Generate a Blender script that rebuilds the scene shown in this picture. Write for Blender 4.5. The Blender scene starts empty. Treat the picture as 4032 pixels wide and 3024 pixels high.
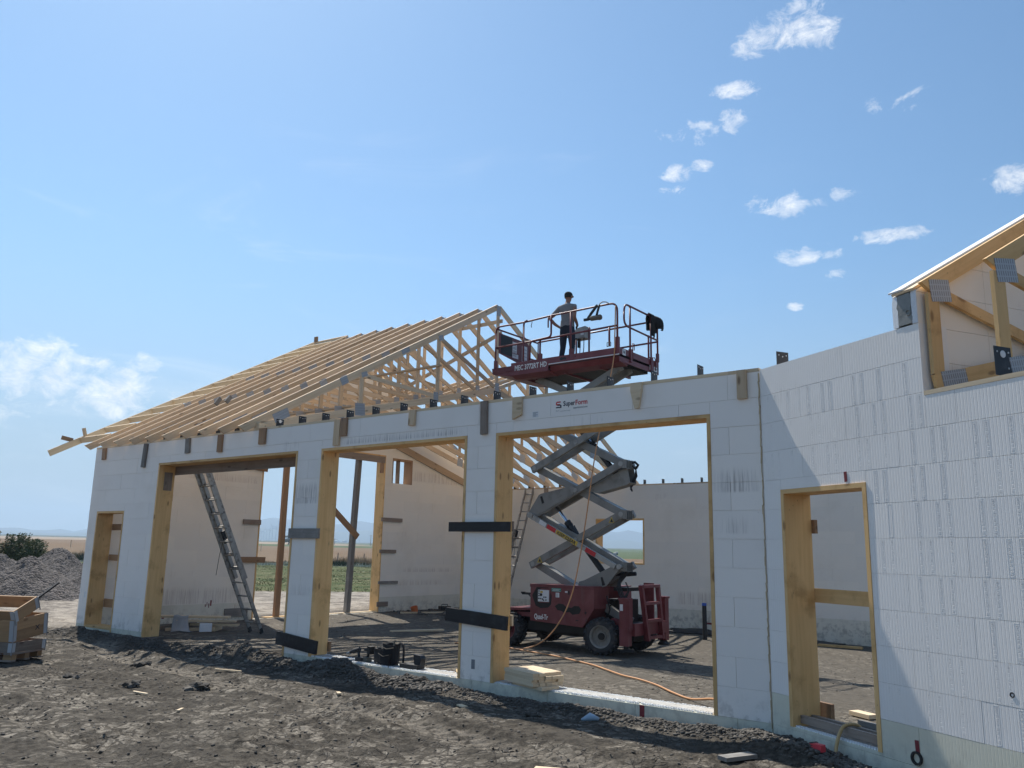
import bpy, bmesh, math, random
import numpy as np
from mathutils import Vector, Matrix, Quaternion

rnd = random.Random(7)
SC = bpy.context.scene
COL = SC.collection
V = Vector

# ------------------------------------------------------------------ camera
CAM = V((12.06, -8.742, 1.656))
YAW, PITCH, ROLL = (math.radians(a) for a in (-38.122, 11.401, 1.226))
_f = V((math.sin(YAW) * math.cos(PITCH), math.cos(YAW) * math.cos(PITCH), math.sin(PITCH)))
_r0 = V((math.cos(YAW), -math.sin(YAW), 0)); _u0 = _r0.cross(_f)
_r = _r0 * math.cos(ROLL) + _u0 * math.sin(ROLL)
_u = -_r0 * math.sin(ROLL) + _u0 * math.cos(ROLL)
cd = bpy.data.cameras.new('camera'); cam = bpy.data.objects.new('camera', cd); COL.objects.link(cam)
m3 = Matrix((( _r.x, _u.x, -_f.x), (_r.y, _u.y, -_f.y), (_r.z, _u.z, -_f.z)))
cam.matrix_world = Matrix.Translation(CAM) @ m3.to_4x4()
cd.sensor_width = 36.0; cd.lens = 36.0 * 3278.6 / 4032.0
cd.clip_start = 0.05; cd.clip_end = 20000
SC.camera = cam

# ------------------------------------------------------------------ sun, exposure
SUN_DIR = V((0.66, -0.29, -1.0)).normalized()          # the way the light travels
TO_SUN = -SUN_DIR
SUN_EL = math.asin(TO_SUN.z); SUN_AZ = math.atan2(TO_SUN.x, TO_SUN.y)
sd = bpy.data.lights.new('sun', 'SUN'); sd.energy = 5.0; sd.angle = math.radians(0.53); sd.color = (1.0, 0.95, 0.87)
sun = bpy.data.objects.new('sun', sd); COL.objects.link(sun)
sun.rotation_euler = TO_SUN.to_track_quat('Z', 'Y').to_euler(); sun.location = (0, 0, 60)
SC.view_settings.view_transform = 'Standard'; SC.view_settings.look = 'None'
SC.view_settings.gamma = 1.0; SC.view_settings.use_curve_mapping = False
SC.view_settings.exposure = 0.33
SC.cycles.max_bounces = 6; SC.cycles.diffuse_bounces = 4; SC.cycles.glossy_bounces = 3
SC.cycles.transmission_bounces = 3; SC.cycles.volume_bounces = 0; SC.cycles.transparent_max_bounces = 6
SC.cycles.caustics_reflective = False; SC.cycles.caustics_refractive = False

# ------------------------------------------------------------------ node helpers
class NT:
    def __init__(s, tree): s.t = tree; s.n = tree.nodes; s.l = tree.links
    def node(s, typ, **kw):
        n = s.n.new(typ)
        for k, v in kw.items(): setattr(n, k, v)
        return n
    def put(s, sock, v):
        if isinstance(v, bpy.types.NodeSocket): s.l.new(v, sock)
        elif v is not None: sock.default_value = v
    def math(s, op, a, b=None, c=None, clamp=False):
        n = s.node('ShaderNodeMath', operation=op, use_clamp=clamp)
        s.put(n.inputs[0], a); s.put(n.inputs[1], b); s.put(n.inputs[2], c)
        return n.outputs[0]
    def vmath(s, op, a, b=None, out=0):
        n = s.node('ShaderNodeVectorMath', operation=op)
        s.put(n.inputs[0], a)
        if b is not None: s.put(n.inputs[1], b)
        return n.outputs[out]
    def mix(s, f, a, b, typ='MIX'):
        n = s.node('ShaderNodeMix', data_type='RGBA', blend_type=typ)
        s.put(n.inputs[0], f); s.put(n.inputs[6], a); s.put(n.inputs[7], b)
        return n.outputs[2]
    def ramp(s, v, lo, hi, smooth=True):
        n = s.node('ShaderNodeMapRange', interpolation_type='SMOOTHSTEP' if smooth else 'LINEAR')
        s.put(n.inputs[0], v); s.put(n.inputs[1], lo); s.put(n.inputs[2], hi)
        return n.outputs[0]
    def noise(s, vec, scale, detail=3, rough=0.55, dist=0.0, col=False):
        n = s.node('ShaderNodeTexNoise'); s.put(n.inputs['Vector'], vec)
        n.inputs['Scale'].default_value = scale; n.inputs['Detail'].default_value = detail
        n.inputs['Roughness'].default_value = rough; n.inputs['Distortion'].default_value = dist
        return n.outputs['Color' if col else 'Fac']
    def voro(s, vec, scale, feature='F1', rand=1.0):
        n = s.node('ShaderNodeTexVoronoi', feature=feature); s.put(n.inputs['Vector'], vec)
        n.inputs['Scale'].default_value = scale
        if 'Randomness' in n.inputs: n.inputs['Randomness'].default_value = rand
        return n.outputs['Distance']
    def scale(s, vec, sc, loc=(0, 0, 0)):
        n = s.node('ShaderNodeMapping'); s.put(n.inputs[0], vec)
        n.inputs[1].default_value = loc; n.inputs[3].default_value = sc
        return n.outputs[0]

def c4(c): return (c[0], c[1], c[2], 1.0)

def new_mat(name):
    m = bpy.data.materials.new(name); m.use_nodes = True
    nt = NT(m.node_tree); b = m.node_tree.nodes['Principled BSDF']
    return m, nt, b

def coord(nt, which='Object'):
    return nt.node('ShaderNodeTexCoord').outputs[which]

def bump(nt, b, h, strength=0.4, dist=0.01):
    n = nt.node('ShaderNodeBump'); n.inputs['Strength'].default_value = strength
    n.inputs['Distance'].default_value = dist; nt.put(n.inputs['Height'], h)
    nt.l.new(n.outputs[0], b.inputs['Normal'])

def simple(name, col, rough=0.6, metal=0.0, vary=0.15, nscale=6.0, bumps=0.0, dirt=None, dirt_amt=0.0):
    m, nt, b = new_mat(name)
    co = coord(nt)
    n1 = nt.noise(co, nscale, 4)
    oi = nt.node('ShaderNodeObjectInfo').outputs['Random']
    k = nt.math('ADD', nt.math('MULTIPLY', nt.math('SUBTRACT', n1, 0.5), 2 * vary), nt.math('MULTIPLY', nt.math('SUBTRACT', oi, 0.5), vary))
    k = nt.math('ADD', k, 1.0)
    colr = nt.vmath('SCALE', c4(col)[:3], None); nd = colr.node; nt.put(nd.inputs['Scale'], k)
    out = colr
    if dirt is not None:
        n2 = nt.ramp(nt.noise(co, nscale * 0.6, 6, 0.65), 0.5, 0.68)
        out = nt.mix(nt.math('MULTIPLY', n2, dirt_amt), out, c4(dirt))
    nt.put(b.inputs['Base Color'], out)
    b.inputs['Roughness'].default_value = rough; b.inputs['Metallic'].default_value = metal
    if bumps: bump(nt, b, nt.noise(co, nscale * 5, 4), bumps, 0.004)
    return m

def foam(name, col, groove=0.0, stain=0.3, streak=0.4, warm=(0.42, 0.36, 0.30), boxes=(), mud_amt=0.5):
    m, nt, b = new_mat(name)
    co = coord(nt)
    oi = nt.node('ShaderNodeObjectInfo').outputs['Random']
    base = nt.mix(nt.math('MULTIPLY', oi, 0.55), c4(col), c4((col[0] * 0.91, col[1] * 0.925, col[2] * 0.95)))
    big = nt.ramp(nt.noise(co, 0.9, 6, 0.62), 0.48, 0.72)
    base = nt.mix(nt.math('MULTIPLY', big, stain), base, c4((col[0] * 0.74, col[1] * 0.72, col[2] * 0.68)))
    # scuffs and rain streaks, gathered in patches
    st = nt.ramp(nt.noise(nt.scale(co, (28, 28, 1.6)), 1.0, 4, 0.6), 0.52, 0.72)
    pm = nt.ramp(nt.noise(nt.scale(co, (0.9, 0.9, 2.6)), 1.0, 3, 0.6), 0.60, 0.74)
    base = nt.mix(nt.math('MULTIPLY', nt.math('MULTIPLY', st, pm), streak), base, c4(warm))
    sq = nt.node('ShaderNodeSeparateXYZ'); nt.put(sq.inputs[0], co)
    for (a0, a1, b0, b1, amt) in boxes:      # smudges where the wall was handled or rained on
        bx = nt.math('MULTIPLY', nt.math('MULTIPLY', nt.ramp(sq.outputs[0], a0 - .1, a0 + .2), nt.ramp(sq.outputs[0], a1 + .1, a1 - .2)), nt.math('MULTIPLY', nt.ramp(sq.outputs[2], b0 - .015, b0 + .02), nt.ramp(sq.outputs[2], b1 + .03, b1 - .12)))
        s2 = nt.ramp(nt.noise(nt.scale(co, (34, 34, 1.2)), 1.0, 5, 0.65), 0.40, 0.66)
        base = nt.mix(nt.math('MULTIPLY', nt.math('MULTIPLY', s2, bx), amt), base, c4(warm))
    # mud splashed up from the ground
    mud = nt.math('MULTIPLY', nt.ramp(nt.noise(co, 6, 6, 0.7), 0.46, 0.62), nt.ramp(sq.outputs[2], 0.35, -0.12))
    base = nt.mix(nt.math('MULTIPLY', mud, mud_amt), base, c4((0.24, 0.215, 0.185)))
    sp = nt.ramp(nt.noise(co, 38, 2, 0.5), 0.735, 0.77)
    pm2 = nt.ramp(nt.noise(co, 1.7, 3, 0.6), 0.45, 0.6)
    base = nt.mix(nt.math('MULTIPLY', nt.math('MULTIPLY', sp, pm2), 0.55), base, c4((0.16, 0.13, 0.12)))
    nt.put(b.inputs['Base Color'], base)
    b.inputs['Roughness'].default_value = 0.8
    b.inputs['Specular IOR Level'].default_value = 0.25
    h = nt.math('MULTIPLY', nt.noise(co, 220, 2, 0.6), 0.18)
    h = nt.math('ADD', h, nt.math('MULTIPLY', nt.noise(co, 7, 4, 0.6), 0.35))
    if groove:
        sx = nt.node('ShaderNodeSeparateXYZ'); nt.put(sx.inputs[0], co)
        fr = nt.math('FRACT', nt.math('MULTIPLY', sx.outputs[0], 1 / 0.0305))
        d = nt.math('ABSOLUTE', nt.math('SUBTRACT', fr, 0.5))
        g = nt.ramp(d, 0.36, 0.46)
        h = nt.math('SUBTRACT', h, nt.math('MULTIPLY', g, groove))
    bump(nt, b, h, 0.55, 0.003)
    return m

def wood(name, col, dark, rough=0.62, knots=1.0, vary=0.25, grain=1.0, patch=None, sat=0.0):
    m, nt, b = new_mat(name)
    co = coord(nt)
    oi = nt.node('ShaderNodeObjectInfo').outputs['Random']
    off = nt.node('ShaderNodeCombineXYZ'); nt.put(off.inputs[0], nt.math('MULTIPLY', oi, 37.0)); nt.put(off.inputs[1], nt.math('MULTIPLY', oi, 11.0))
    p = nt.vmath('ADD', co, off.outputs[0])
    g = nt.noise(nt.scale(p, (1.3, 26, 26)), 1.0, 5, 0.6, 0.6)
    g2 = nt.noise(nt.scale(p, (0.5, 5, 5)), 1.0, 3, 0.5, 0.3)
    f = nt.math('ADD', nt.math('MULTIPLY', nt.ramp(g, 0.35, 0.75), 0.55 * grain), nt.math('MULTIPLY', nt.ramp(g2, 0.35, 0.7), 0.35))
    base = nt.mix(f, c4(col), c4(dark))
    if patch is not None:
        base = nt.mix(nt.math('MULTIPLY', nt.ramp(nt.noise(p, 2.3, 5, 0.65), 0.5, 0.7), 0.6), base, c4(patch))
    kv = nt.voro(nt.scale(p, (2.6, 7, 7)), 1.0)
    kk = nt.math('SUBTRACT', 1.0, nt.ramp(kv, 0.07, 0.19))
    nl = nt.math('SUBTRACT', 1.0, nt.ramp(nt.voro(nt.scale(p, (5, 11, 11)), 1.0), 0.03, 0.055))
    kk = nt.math('MAXIMUM', kk, nl)
    kd = (dark[0] * 0.35, dark[1] * 0.28, dark[2] * 0.25)
    base = nt.mix(nt.math('MULTIPLY', kk, 0.75 * knots), base, c4(kd))
    k = nt.math('ADD', nt.math('MULTIPLY', nt.math('SUBTRACT', oi, 0.5), 2 * vary), 1.0)
    sc = nt.vmath('SCALE', base); nt.put(sc.node.inputs['Scale'], k)
    nt.put(b.inputs['Base Color'], sc)
    b.inputs['Roughness'].default_value = rough; b.inputs['Specular IOR Level'].default_value = 0.3
    bump(nt, b, g, 0.25, 0.002)
    return m

M = {}
M['foam'] = foam('white_foam', (0.93, 0.875, 0.805), groove=0.12, stain=0.25, streak=0.45, boxes=((1.8, 4.3, 3.27, 3.385, .75), (.68, 1.29, 2.36, 2.70, .8), (.70, 1.25, 0.9, 1.1, .3), (4.95, 4.6, .7, .9, .3), (8.1, 8.6, 2.35, 2.62, .7), (8.1, 8.5, 1.9, 2.1, .4)), warm=(0.27, 0.245, 0.235))
M['foam_in'] = foam('inner_foam', (0.93, 0.865, 0.765), groove=0.15, stain=0.3, streak=0.55, warm=(0.46, 0.37, 0.32), boxes=((9.3, 11.6, 3.72, 4.05, .55), (9.2, 11.4, 1.0, 1.15, .5), (8.9, 11.0, 0.62, .8, .45), (0.9, 3.9, 0.32, 0.7, .5), (2.0, 4.0, 3.2, 3.4, .5)))
M['foam_wing'] = foam('grooved_foam', (0.90, 0.865, 0.815), groove=1.3, stain=0.18, streak=0.3)
M['foam_green'] = foam('pale_green_foam', (0.72, 0.70, 0.57), groove=0.35, stain=0.3, streak=0.5, warm=(0.40, 0.37, 0.30), mud_amt=0.3)
M['foam_green_in'] = foam('pale_cream_foam', (0.80, 0.755, 0.64), groove=0.2, stain=0.6, streak=0.9, warm=(0.40, 0.24, 0.20))
M['foam_rough'] = simple('torn_foam', (0.80, 0.82, 0.84), 0.9, vary=0.12, nscale=30, bumps=1.0)
M['concrete'] = simple('concrete', (0.27, 0.28, 0.27), 0.9, vary=0.3, nscale=9, bumps=0.8, dirt=(0.16, 0.17, 0.16), dirt_amt=0.6)
M['concrete_pale'] = simple('pale_concrete', (0.44, 0.43, 0.40), 0.95, vary=0.25, nscale=22, bumps=1.0, dirt=(0.25, 0.22, 0.19), dirt_amt=0.6)
M['wood_new'] = wood('new_timber', (0.73, 0.565, 0.385), (0.56, 0.395, 0.235), knots=1.0, vary=0.24)
M['wood_pale'] = wood('pale_timber', (0.72, 0.58, 0.40), (0.60, 0.45, 0.28), knots=0.7, vary=0.12)
M['wood_buck'] = wood('yellow_timber', (0.78, 0.51, 0.235), (0.63, 0.385, 0.155), knots=0.95, vary=0.14, patch=(0.40, 0.22, 0.08))
M['wood_old'] = wood('weathered_timber', (0.33, 0.265, 0.215), (0.19, 0.145, 0.115), knots=0.8, vary=0.3, patch=(0.22, 0.14, 0.10))
M['wood_brown'] = wood('brown_timber', (0.40, 0.24, 0.13), (0.26, 0.15, 0.085), knots=0.8, vary=0.2, patch=(0.30, 0.2, 0.14))
M['wood_ledger'] = wood('brownish_new_timber', (0.58, 0.42, 0.27), (0.44, 0.30, 0.18), knots=0.8, vary=0.1)
M['wood_grey'] = wood('grey_timber', (0.25, 0.235, 0.215), (0.13, 0.12, 0.11), knots=0.6, vary=0.2, patch=(0.32, 0.31, 0.29))
M['wood_black'] = wood('black_coated_timber', (0.022, 0.021, 0.022), (0.010, 0.010, 0.012), rough=0.5, knots=0.0, vary=0.2, patch=(0.06, 0.06, 0.065))
M['wood_crate'] = wood('crate_timber', (0.42, 0.26, 0.135), (0.27, 0.16, 0.08), knots=0.7, vary=0.25, patch=(0.24, 0.16, 0.10))
M['steel_black'] = simple('black_steel', (0.022, 0.024, 0.03), 0.45, 0.3, vary=0.25, nscale=12, dirt=(0.09, 0.09, 0.10), dirt_amt=0.3)
M['alu'] = simple('worn_aluminium', (0.36, 0.35, 0.33), 0.45, 0.75, vary=0.3, nscale=9, dirt=(0.09, 0.08, 0.075), dirt_amt=0.7)
M['black_rubber'] = simple('tyre_rubber', (0.030, 0.031, 0.034), 0.8, vary=0.3, nscale=14, bumps=0.4, dirt=(0.16, 0.14, 0.12), dirt_amt=0.45)
M['black'] = simple('matt_black', (0.014, 0.014, 0.016), 0.55, vary=0.3, nscale=14)
M['black_cloth'] = simple('black_cloth', (0.018, 0.018, 0.02), 0.95, vary=0.35, nscale=20, bumps=0.6)
M['tape_blue'] = simple('blue_tape', (0.03, 0.10, 0.42), 0.6)
M['orange'] = simple('orange_hose', (0.58, 0.29, 0.13), 0.5, vary=0.15, nscale=3)
M['yellow_hose'] = simple('yellow_hose', (0.52, 0.36, 0.16), 0.5, vary=0.2, nscale=5)
M['red_plastic'] = simple('red_plastic', (0.62, 0.05, 0.07), 0.45)
M['orange_plastic'] = simple('orange_plastic', (0.60, 0.16, 0.05), 0.5)
M['blue_plastic'] = simple('pale_blue_plastic', (0.35, 0.46, 0.56), 0.4)
M['plastic_sheet'] = simple('clear_sheet', (0.36, 0.37, 0.38), 0.3, vary=0.2, nscale=8)
M['paint_red'] = simple('red_marker', (0.22, 0.030, 0.036), 0.7, vary=0.3, nscale=30)
M['white'] = simple('white_print', (0.78, 0.78, 0.76), 0.6, vary=0.08, nscale=20)
M['ink'] = simple('dark_ink', (0.018, 0.02, 0.035), 0.6)
M['ink_red'] = simple('red_ink', (0.55, 0.03, 0.035), 0.6)
M['ink_grey'] = simple('grey_ink', (0.22, 0.23, 0.25), 0.7)
M['sticker'] = simple('sticker', (0.72, 0.73, 0.74), 0.45, vary=0.06)
M['sticker_green'] = simple('green_sticker', (0.03, 0.20, 0.15), 0.5)
M['sticker_yellow'] = simple('yellow_sticker', (0.62, 0.43, 0.06), 0.5, dirt=(0.2, 0.17, 0.1), dirt_amt=0.6)
M['rim_grey'] = simple('grey_rim', (0.30, 0.285, 0.26), 0.7, 0.1, vary=0.3, nscale=10, dirt=(0.14, 0.12, 0.10), dirt_amt=0.6)
M['chrome'] = simple('chrome_rod', (0.55, 0.60, 0.68), 0.12, 1.0, vary=0.02)
M['arm_grey'] = simple('scissor_grey', (0.235, 0.230, 0.212), 0.5, 0.05, vary=0.2, nscale=4, dirt=(0.12, 0.105, 0.09), dirt_amt=0.6)
M['arm_pale'] = simple('scissor_pale_grey', (0.38, 0.375, 0.35), 0.5, 0.05, vary=0.2, nscale=5, dirt=(0.12, 0.10, 0.085), dirt_amt=0.6)
M['jeans'] = simple('dark_denim', (0.020, 0.027, 0.045), 0.9, vary=0.35, nscale=9, bumps=0.5)
M['shirt'] = simple('grey_tshirt', (0.24, 0.235, 0.235), 0.92, vary=0.3, nscale=7, bumps=0.6)
M['skin'] = simple('tanned_skin', (0.31, 0.155, 0.105), 0.55, vary=0.12, nscale=12)
M['hair'] = simple('dark_hair', (0.018, 0.013, 0.010), 0.7)
M['canvas'] = simple('khaki_canvas', (0.14, 0.125, 0.10), 0.9, vary=0.3, nscale=14)
M['soil'] = simple('soil_clod', (0.070, 0.063, 0.054), 0.98, vary=0.5, nscale=5, bumps=1.0, dirt=(0.20, 0.18, 0.155), dirt_amt=0.7)
M['seal'] = simple('aged_foam_seal', (0.52, 0.40, 0.24), 0.8, vary=0.3, nscale=20)
M['bark'] = simple('bark', (0.10, 0.08, 0.06), 0.9, vary=0.3)

# plates with punched teeth
def plate_mat():
    m, nt, b = new_mat('galvanised_plate')
    co = coord(nt); sx = nt.node('ShaderNodeSeparateXYZ'); nt.put(sx.inputs[0], co)
    fx = nt.math('ABSOLUTE', nt.math('SUBTRACT', nt.math('FRACT', nt.math('MULTIPLY', sx.outputs[0], 38.0)), 0.5))
    fy = nt.math('ABSOLUTE', nt.math('SUBTRACT', nt.math('FRACT', nt.math('MULTIPLY', sx.outputs[1], 19.0)), 0.5))
    slot = nt.math('MULTIPLY', nt.ramp(fx, 0.24, 0.16), nt.ramp(fy, 0.42, 0.36))
    oi = nt.node('ShaderNodeObjectInfo').outputs['Random']
    a = nt.mix(oi, c4((0.40, 0.42, 0.45)), c4((0.50, 0.515, 0.53)))
    nt.put(b.inputs['Base Color'], nt.mix(nt.math('MULTIPLY', slot, 0.55), a, c4((0.10, 0.085, 0.07))))
    b.inputs['Metallic'].default_value = 0.12; b.inputs['Roughness'].default_value = 0.5
    bump(nt, b, nt.math('MULTIPLY', slot, -1.0), 0.6, 0.003)
    return m
M['plate'] = plate_mat()

# worn red paint of the lift
def red_paint(name, col, rust_lo, rust_hi, scale=2.2):
    m, nt, b = new_mat(name)
    co = coord(nt)
    n = nt.noise(co, 3.0, 5, 0.6)
    fade = nt.mix(nt.ramp(n, 0.35, 0.7), c4(col), c4((col[0] * 1.3, col[1] * 1.9, col[2] * 1.8)))
    r = nt.ramp(nt.noise(co, scale, 6, 0.62, 0.4), rust_lo, rust_hi)
    base = nt.mix(r, fade, c4((0.030, 0.018, 0.016)))
    dust = nt.ramp(nt.noise(nt.scale(co, (9, 9, 2)), 1.0, 5, 0.65), 0.55, 0.8)
    base = nt.mix(nt.math('MULTIPLY', dust, 0.35), base, c4((0.17, 0.12, 0.11)))
    nt.put(b.inputs['Base Color'], base)
    nt.put(b.inputs['Roughness'], nt.math('ADD', nt.math('MULTIPLY', r, 0.3), 0.42))
    bump(nt, b, nt.math('SUBTRACT', nt.noise(co, 40, 3), r), 0.15, 0.002)
    return m
M['red'] = red_paint('lift_red', (0.155, 0.026, 0.030), 0.70, 0.74)
M['red_tube'] = red_paint('rail_red', (0.14, 0.022, 0.027), 0.72, 0.76, 5.0)
M['red_cover'] = red_paint('cover_red', (0.165, 0.034, 0.036), 0.64, 0.67)
M['dark_steel'] = simple('greasy_dark_steel', (0.022, 0.020, 0.019), 0.6, 0.2, vary=0.4, nscale=8)

# ------------------------------------------------------------------ object helpers
WM = {}
def M4(loc=(0, 0, 0), rotz=0.0): return Matrix.Translation(V(loc)) @ Matrix.Rotation(rotz, 4, 'Z')

def parent_to(o, p, world):
    if p is None: o.matrix_world = world
    else:
        o.parent = p; o.matrix_parent_inverse = Matrix.Identity(4)
        o.matrix_local = WM[p.name].inverted() @ world
    WM[o.name] = world.copy()

def tag(o, label=None, cat=None, group=None, kind=None):
    if label: o['label'] = label
    if cat: o['category'] = cat
    if group: o['group'] = group
    if kind: o['kind'] = kind
    return o

def thing(name, label, cat, loc=(0, 0, 0), rotz=0.0, group=None, world=None):
    o = bpy.data.objects.new(name, None); COL.objects.link(o); o.empty_display_size = 0.2
    parent_to(o, None, world if world is not None else M4(loc, rotz))
    return tag(o, label, cat, group)

class MB:
    def __init__(s): s.v = []; s.f = []; s.m = []
    def add(s, vs, fs, mi=0):
        k = len(s.v); s.v.extend([tuple(p) for p in vs]); s.f.extend([tuple(i + k for i in f) for f in fs]); s.m.extend([mi] * len(fs)); return s
    def box(s, x0, x1, y0, y1, z0, z1, mi=0, M=None):
        p = [V((x, y, z)) for z in (z0, z1) for y in (y0, y1) for x in (x0, x1)]
        if M is not None: p = [M @ q for q in p]
        return s.add(p, [(0, 2, 3, 1), (4, 5, 7, 6), (0, 1, 5, 4), (2, 6, 7, 3), (0, 4, 6, 2), (1, 3, 7, 5)], mi)
    def prism(s, poly, a, b, fn, mi=0):
        """poly: 2-D outline, fn(u, w, t) -> point; extruded from t=a to t=b"""
        n = len(poly); v = [fn(p[0], p[1], a) for p in poly] + [fn(p[0], p[1], b) for p in poly]
        f = [tuple(range(n))[::-1], tuple(range(n, 2 * n))] + [(i, (i + 1) % n, n + (i + 1) % n, n + i) for i in range(n)]
        return s.add(v, f, mi)
    def tube(s, pts, r, n=8, mi=0, cap=True, radii=None):
        pts = [V(p) for p in pts]; k0 = len(s.v); N = len(pts)
        prev = None; rings = []
        for i, p in enumerate(pts):
            d = (pts[min(i + 1, N - 1)] - pts[max(i - 1, 0)])
            d = d.normalized() if d.length > 1e-9 else V((0, 0, 1))
            if prev is None:
                a = d.orthogonal().normalized()
            else:
                a = (prev - d * prev.dot(d)); a = a.normalized() if a.length > 1e-6 else d.orthogonal().normalized()
            prev = a; b = d.cross(a); rr = radii[i] if radii else r
            rings.append([p + (a * math.cos(t) + b * math.sin(t)) * rr for t in (2 * math.pi * j / n for j in range(n))])
        vs = [q for R in rings for q in R]
        fs = [(i * n + j, i * n + (j + 1) % n, (i + 1) * n + (j + 1) % n, (i + 1) * n + j) for i in range(N - 1) for j in range(n)]
        if cap: fs += [tuple(range(n))[::-1], tuple(range((N - 1) * n, N * n))]
        return s.add(vs, fs, mi)
    def lathe(s, prof, axis_o, axis_d, n=24, mi=0):
        """prof: (radius, height along the axis)"""
        d = V(axis_d).normalized(); a = d.orthogonal().normalized(); b = d.cross(a); o = V(axis_o); N = len(prof)
        vs = [o + d * h + (a * math.cos(2 * math.pi * j / n) + b * math.sin(2 * math.pi * j / n)) * r for r, h in prof for j in range(n)]
        fs = [(i * n + j, i * n + (j + 1) % n, (i + 1) * n + (j + 1) % n, (i + 1) * n + j) for i in range(N - 1) for j in range(n)]
        return s.add(vs, fs, mi)
    def mesh(s, name):
        me = bpy.data.meshes.new(name); me.from_pydata(s.v, [], s.f); return me
    def build(s, name, mats, parent=None, world=None, smooth=False):
        me = s.mesh(name)
        if not isinstance(mats, (list, tuple)): mats = [mats]
        for m in mats: me.materials.append(m)
        if len(mats) > 1: me.polygons.foreach_set('material_index', s.m)
        if smooth: me.polygons.foreach_set('use_smooth', [True] * len(me.polygons))
        me.update()
        o = bpy.data.objects.new(name, me); COL.objects.link(o)
        W = world if world is not None else (WM[parent.name] if parent is not None else Matrix.Identity(4))
        parent_to(o, parent, W)
        return o

def frame_along(p0, p1, up=(0, 0, 1)):
    x = (V(p1) - V(p0)); L = x.length; x = x.normalized(); u = V(up)
    y = u.cross(x)
    if y.length < 1e-4: y = V((0, 1, 0)).cross(x) if abs(x.y) < 0.9 else V((1, 0, 0)).cross(x)
    y.normalize(); z = x.cross(y)
    Mx = Matrix(((x.x, y.x, z.x, 0), (x.y, y.y, z.y, 0), (x.z, y.z, z.z, 0), (0, 0, 0, 1)))
    return Matrix.Translation(V(p0)) @ Mx, L

_bm = {}
def beam_mesh(L, w, h, mat, c0=0.0, c1=0.0):
    """board along local x; w across (local y), h upwards (local z); c0/c1: end cuts, x shift per unit of z"""
    key = (round(L, 3), round(w, 3), round(h, 3), mat.name, round(c0, 3), round(c1, 3))
    if key in _bm: return _bm[key]
    b = MB(); y0, y1, z0, z1 = -w / 2, w / 2, -h / 2, h / 2
    p = [(0 + c0 * z0, y0, z0), (L + c1 * z0, y0, z0), (0 + c0 * z0, y1, z0), (L + c1 * z0, y1, z0),
         (0 + c0 * z1, y0, z1), (L + c1 * z1, y0, z1), (0 + c0 * z1, y1, z1), (L + c1 * z1, y1, z1)]
    b.add(p, [(0, 2, 3, 1), (4, 5, 7, 6), (0, 1, 5, 4), (2, 6, 7, 3), (0, 4, 6, 2), (1, 3, 7, 5)])
    me = b.mesh('board'); me.materials.append(mat); _bm[key] = me
    return me

def beam(name, p0, p1, w, h, mat, parent=None, up=(0, 0, 1), c0=0.0, c1=0.0, world=None):
    """p0, p1 in world space (or in the space of `world`)"""
    F, L = frame_along(p0, p1, up)
    if world is not None: F = world @ F
    o = bpy.data.objects.new(name, beam_mesh(L, w, h, mat, c0, c1)); COL.objects.link(o)
    parent_to(o, parent, F)
    return o

def copy_tree(o, world):
    """copy a thing with its parts and sub-parts, moved to `world`"""
    old = WM[o.name]
    def rec(src, par, W):
        c = src.copy(); COL.objects.link(c); c.parent = None
        parent_to(c, par, W)
        for ch in list(src.children): rec(ch, c, W @ old_rel(src, ch))
        return c
    def old_rel(a, b): return WM[a.name].inverted() @ WM[b.name]
    return rec(o, None, world)

_tx = {}
def text_mesh(s, size, extrude=0.001):
    key = (s, size, extrude)
    if key in _tx: return _tx[key]
    cu = bpy.data.curves.new('lettering', 'FONT'); cu.body = s; cu.size = size; cu.extrude = extrude; cu.resolution_u = 2; cu.offset = size * 0.022 if size > 0.07 else 0.0
    ob = bpy.data.objects.new('lettering', cu); COL.objects.link(ob)
    bpy.context.view_layer.update()
    me = bpy.data.meshes.new_from_object(ob.evaluated_get(bpy.context.evaluated_depsgraph_get()))
    bpy.data.objects.remove(ob); _tx[key] = me
    return me

def text(name, s, size, mat, parent, world, width=None, extrude=0.0012, bold=0):
    me = text_mesh(s, size, extrude).copy(); me.materials.clear(); me.materials.append(mat)
    if width:
        xs = [v.co.x for v in me.vertices]; k = width / (max(xs) - min(xs)); x0 = min(xs)
        for v in me.vertices: v.co.x = (v.co.x - x0) * k
    o = bpy.data.objects.new(name, me); COL.objects.link(o); parent_to(o, parent, world)
    return o

# ------------------------------------------------------------------ numpy noise
def _hash(ix, iy, seed):
    h = (ix.astype(np.int64) * 374761393 + iy.astype(np.int64) * 668265263 + seed * 1442695041) & 0x7fffffff
    h = ((h ^ (h >> 13)) * 1274126177) & 0x7fffffff
    return ((h ^ (h >> 16)) & 0xffff) / 65535.0
def vnoise(x, y, seed=0):
    ix = np.floor(x); iy = np.floor(y); fx = x - ix; fy = y - iy
    fx = fx * fx * (3 - 2 * fx); fy = fy * fy * (3 - 2 * fy)
    a = _hash(ix, iy, seed); b = _hash(ix + 1, iy, seed); c = _hash(ix, iy + 1, seed); d = _hash(ix + 1, iy + 1, seed)
    return (a * (1 - fx) + b * fx) * (1 - fy) + (c * (1 - fx) + d * fx) * fy - 0.5
def fbm(x, y, oct=4, seed=0, gain=0.5):
    s = 0; a = 1.0
    for k in range(oct):
        s = s + a * vnoise(x * 2 ** k + 17.3 * k, y * 2 ** k - 9.1 * k, seed + k); a *= gain
    return s
def sst(x, a, b):
    t = np.clip((x - a) / (b - a), 0, 1); return t * t * (3 - 2 * t)

WD = V((0.866, -0.5, 0)); WN = V((0.5, 0.866, 0)); WO = V((8.66, 0, 0))     # the wing wall: along, inwards, corner

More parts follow.
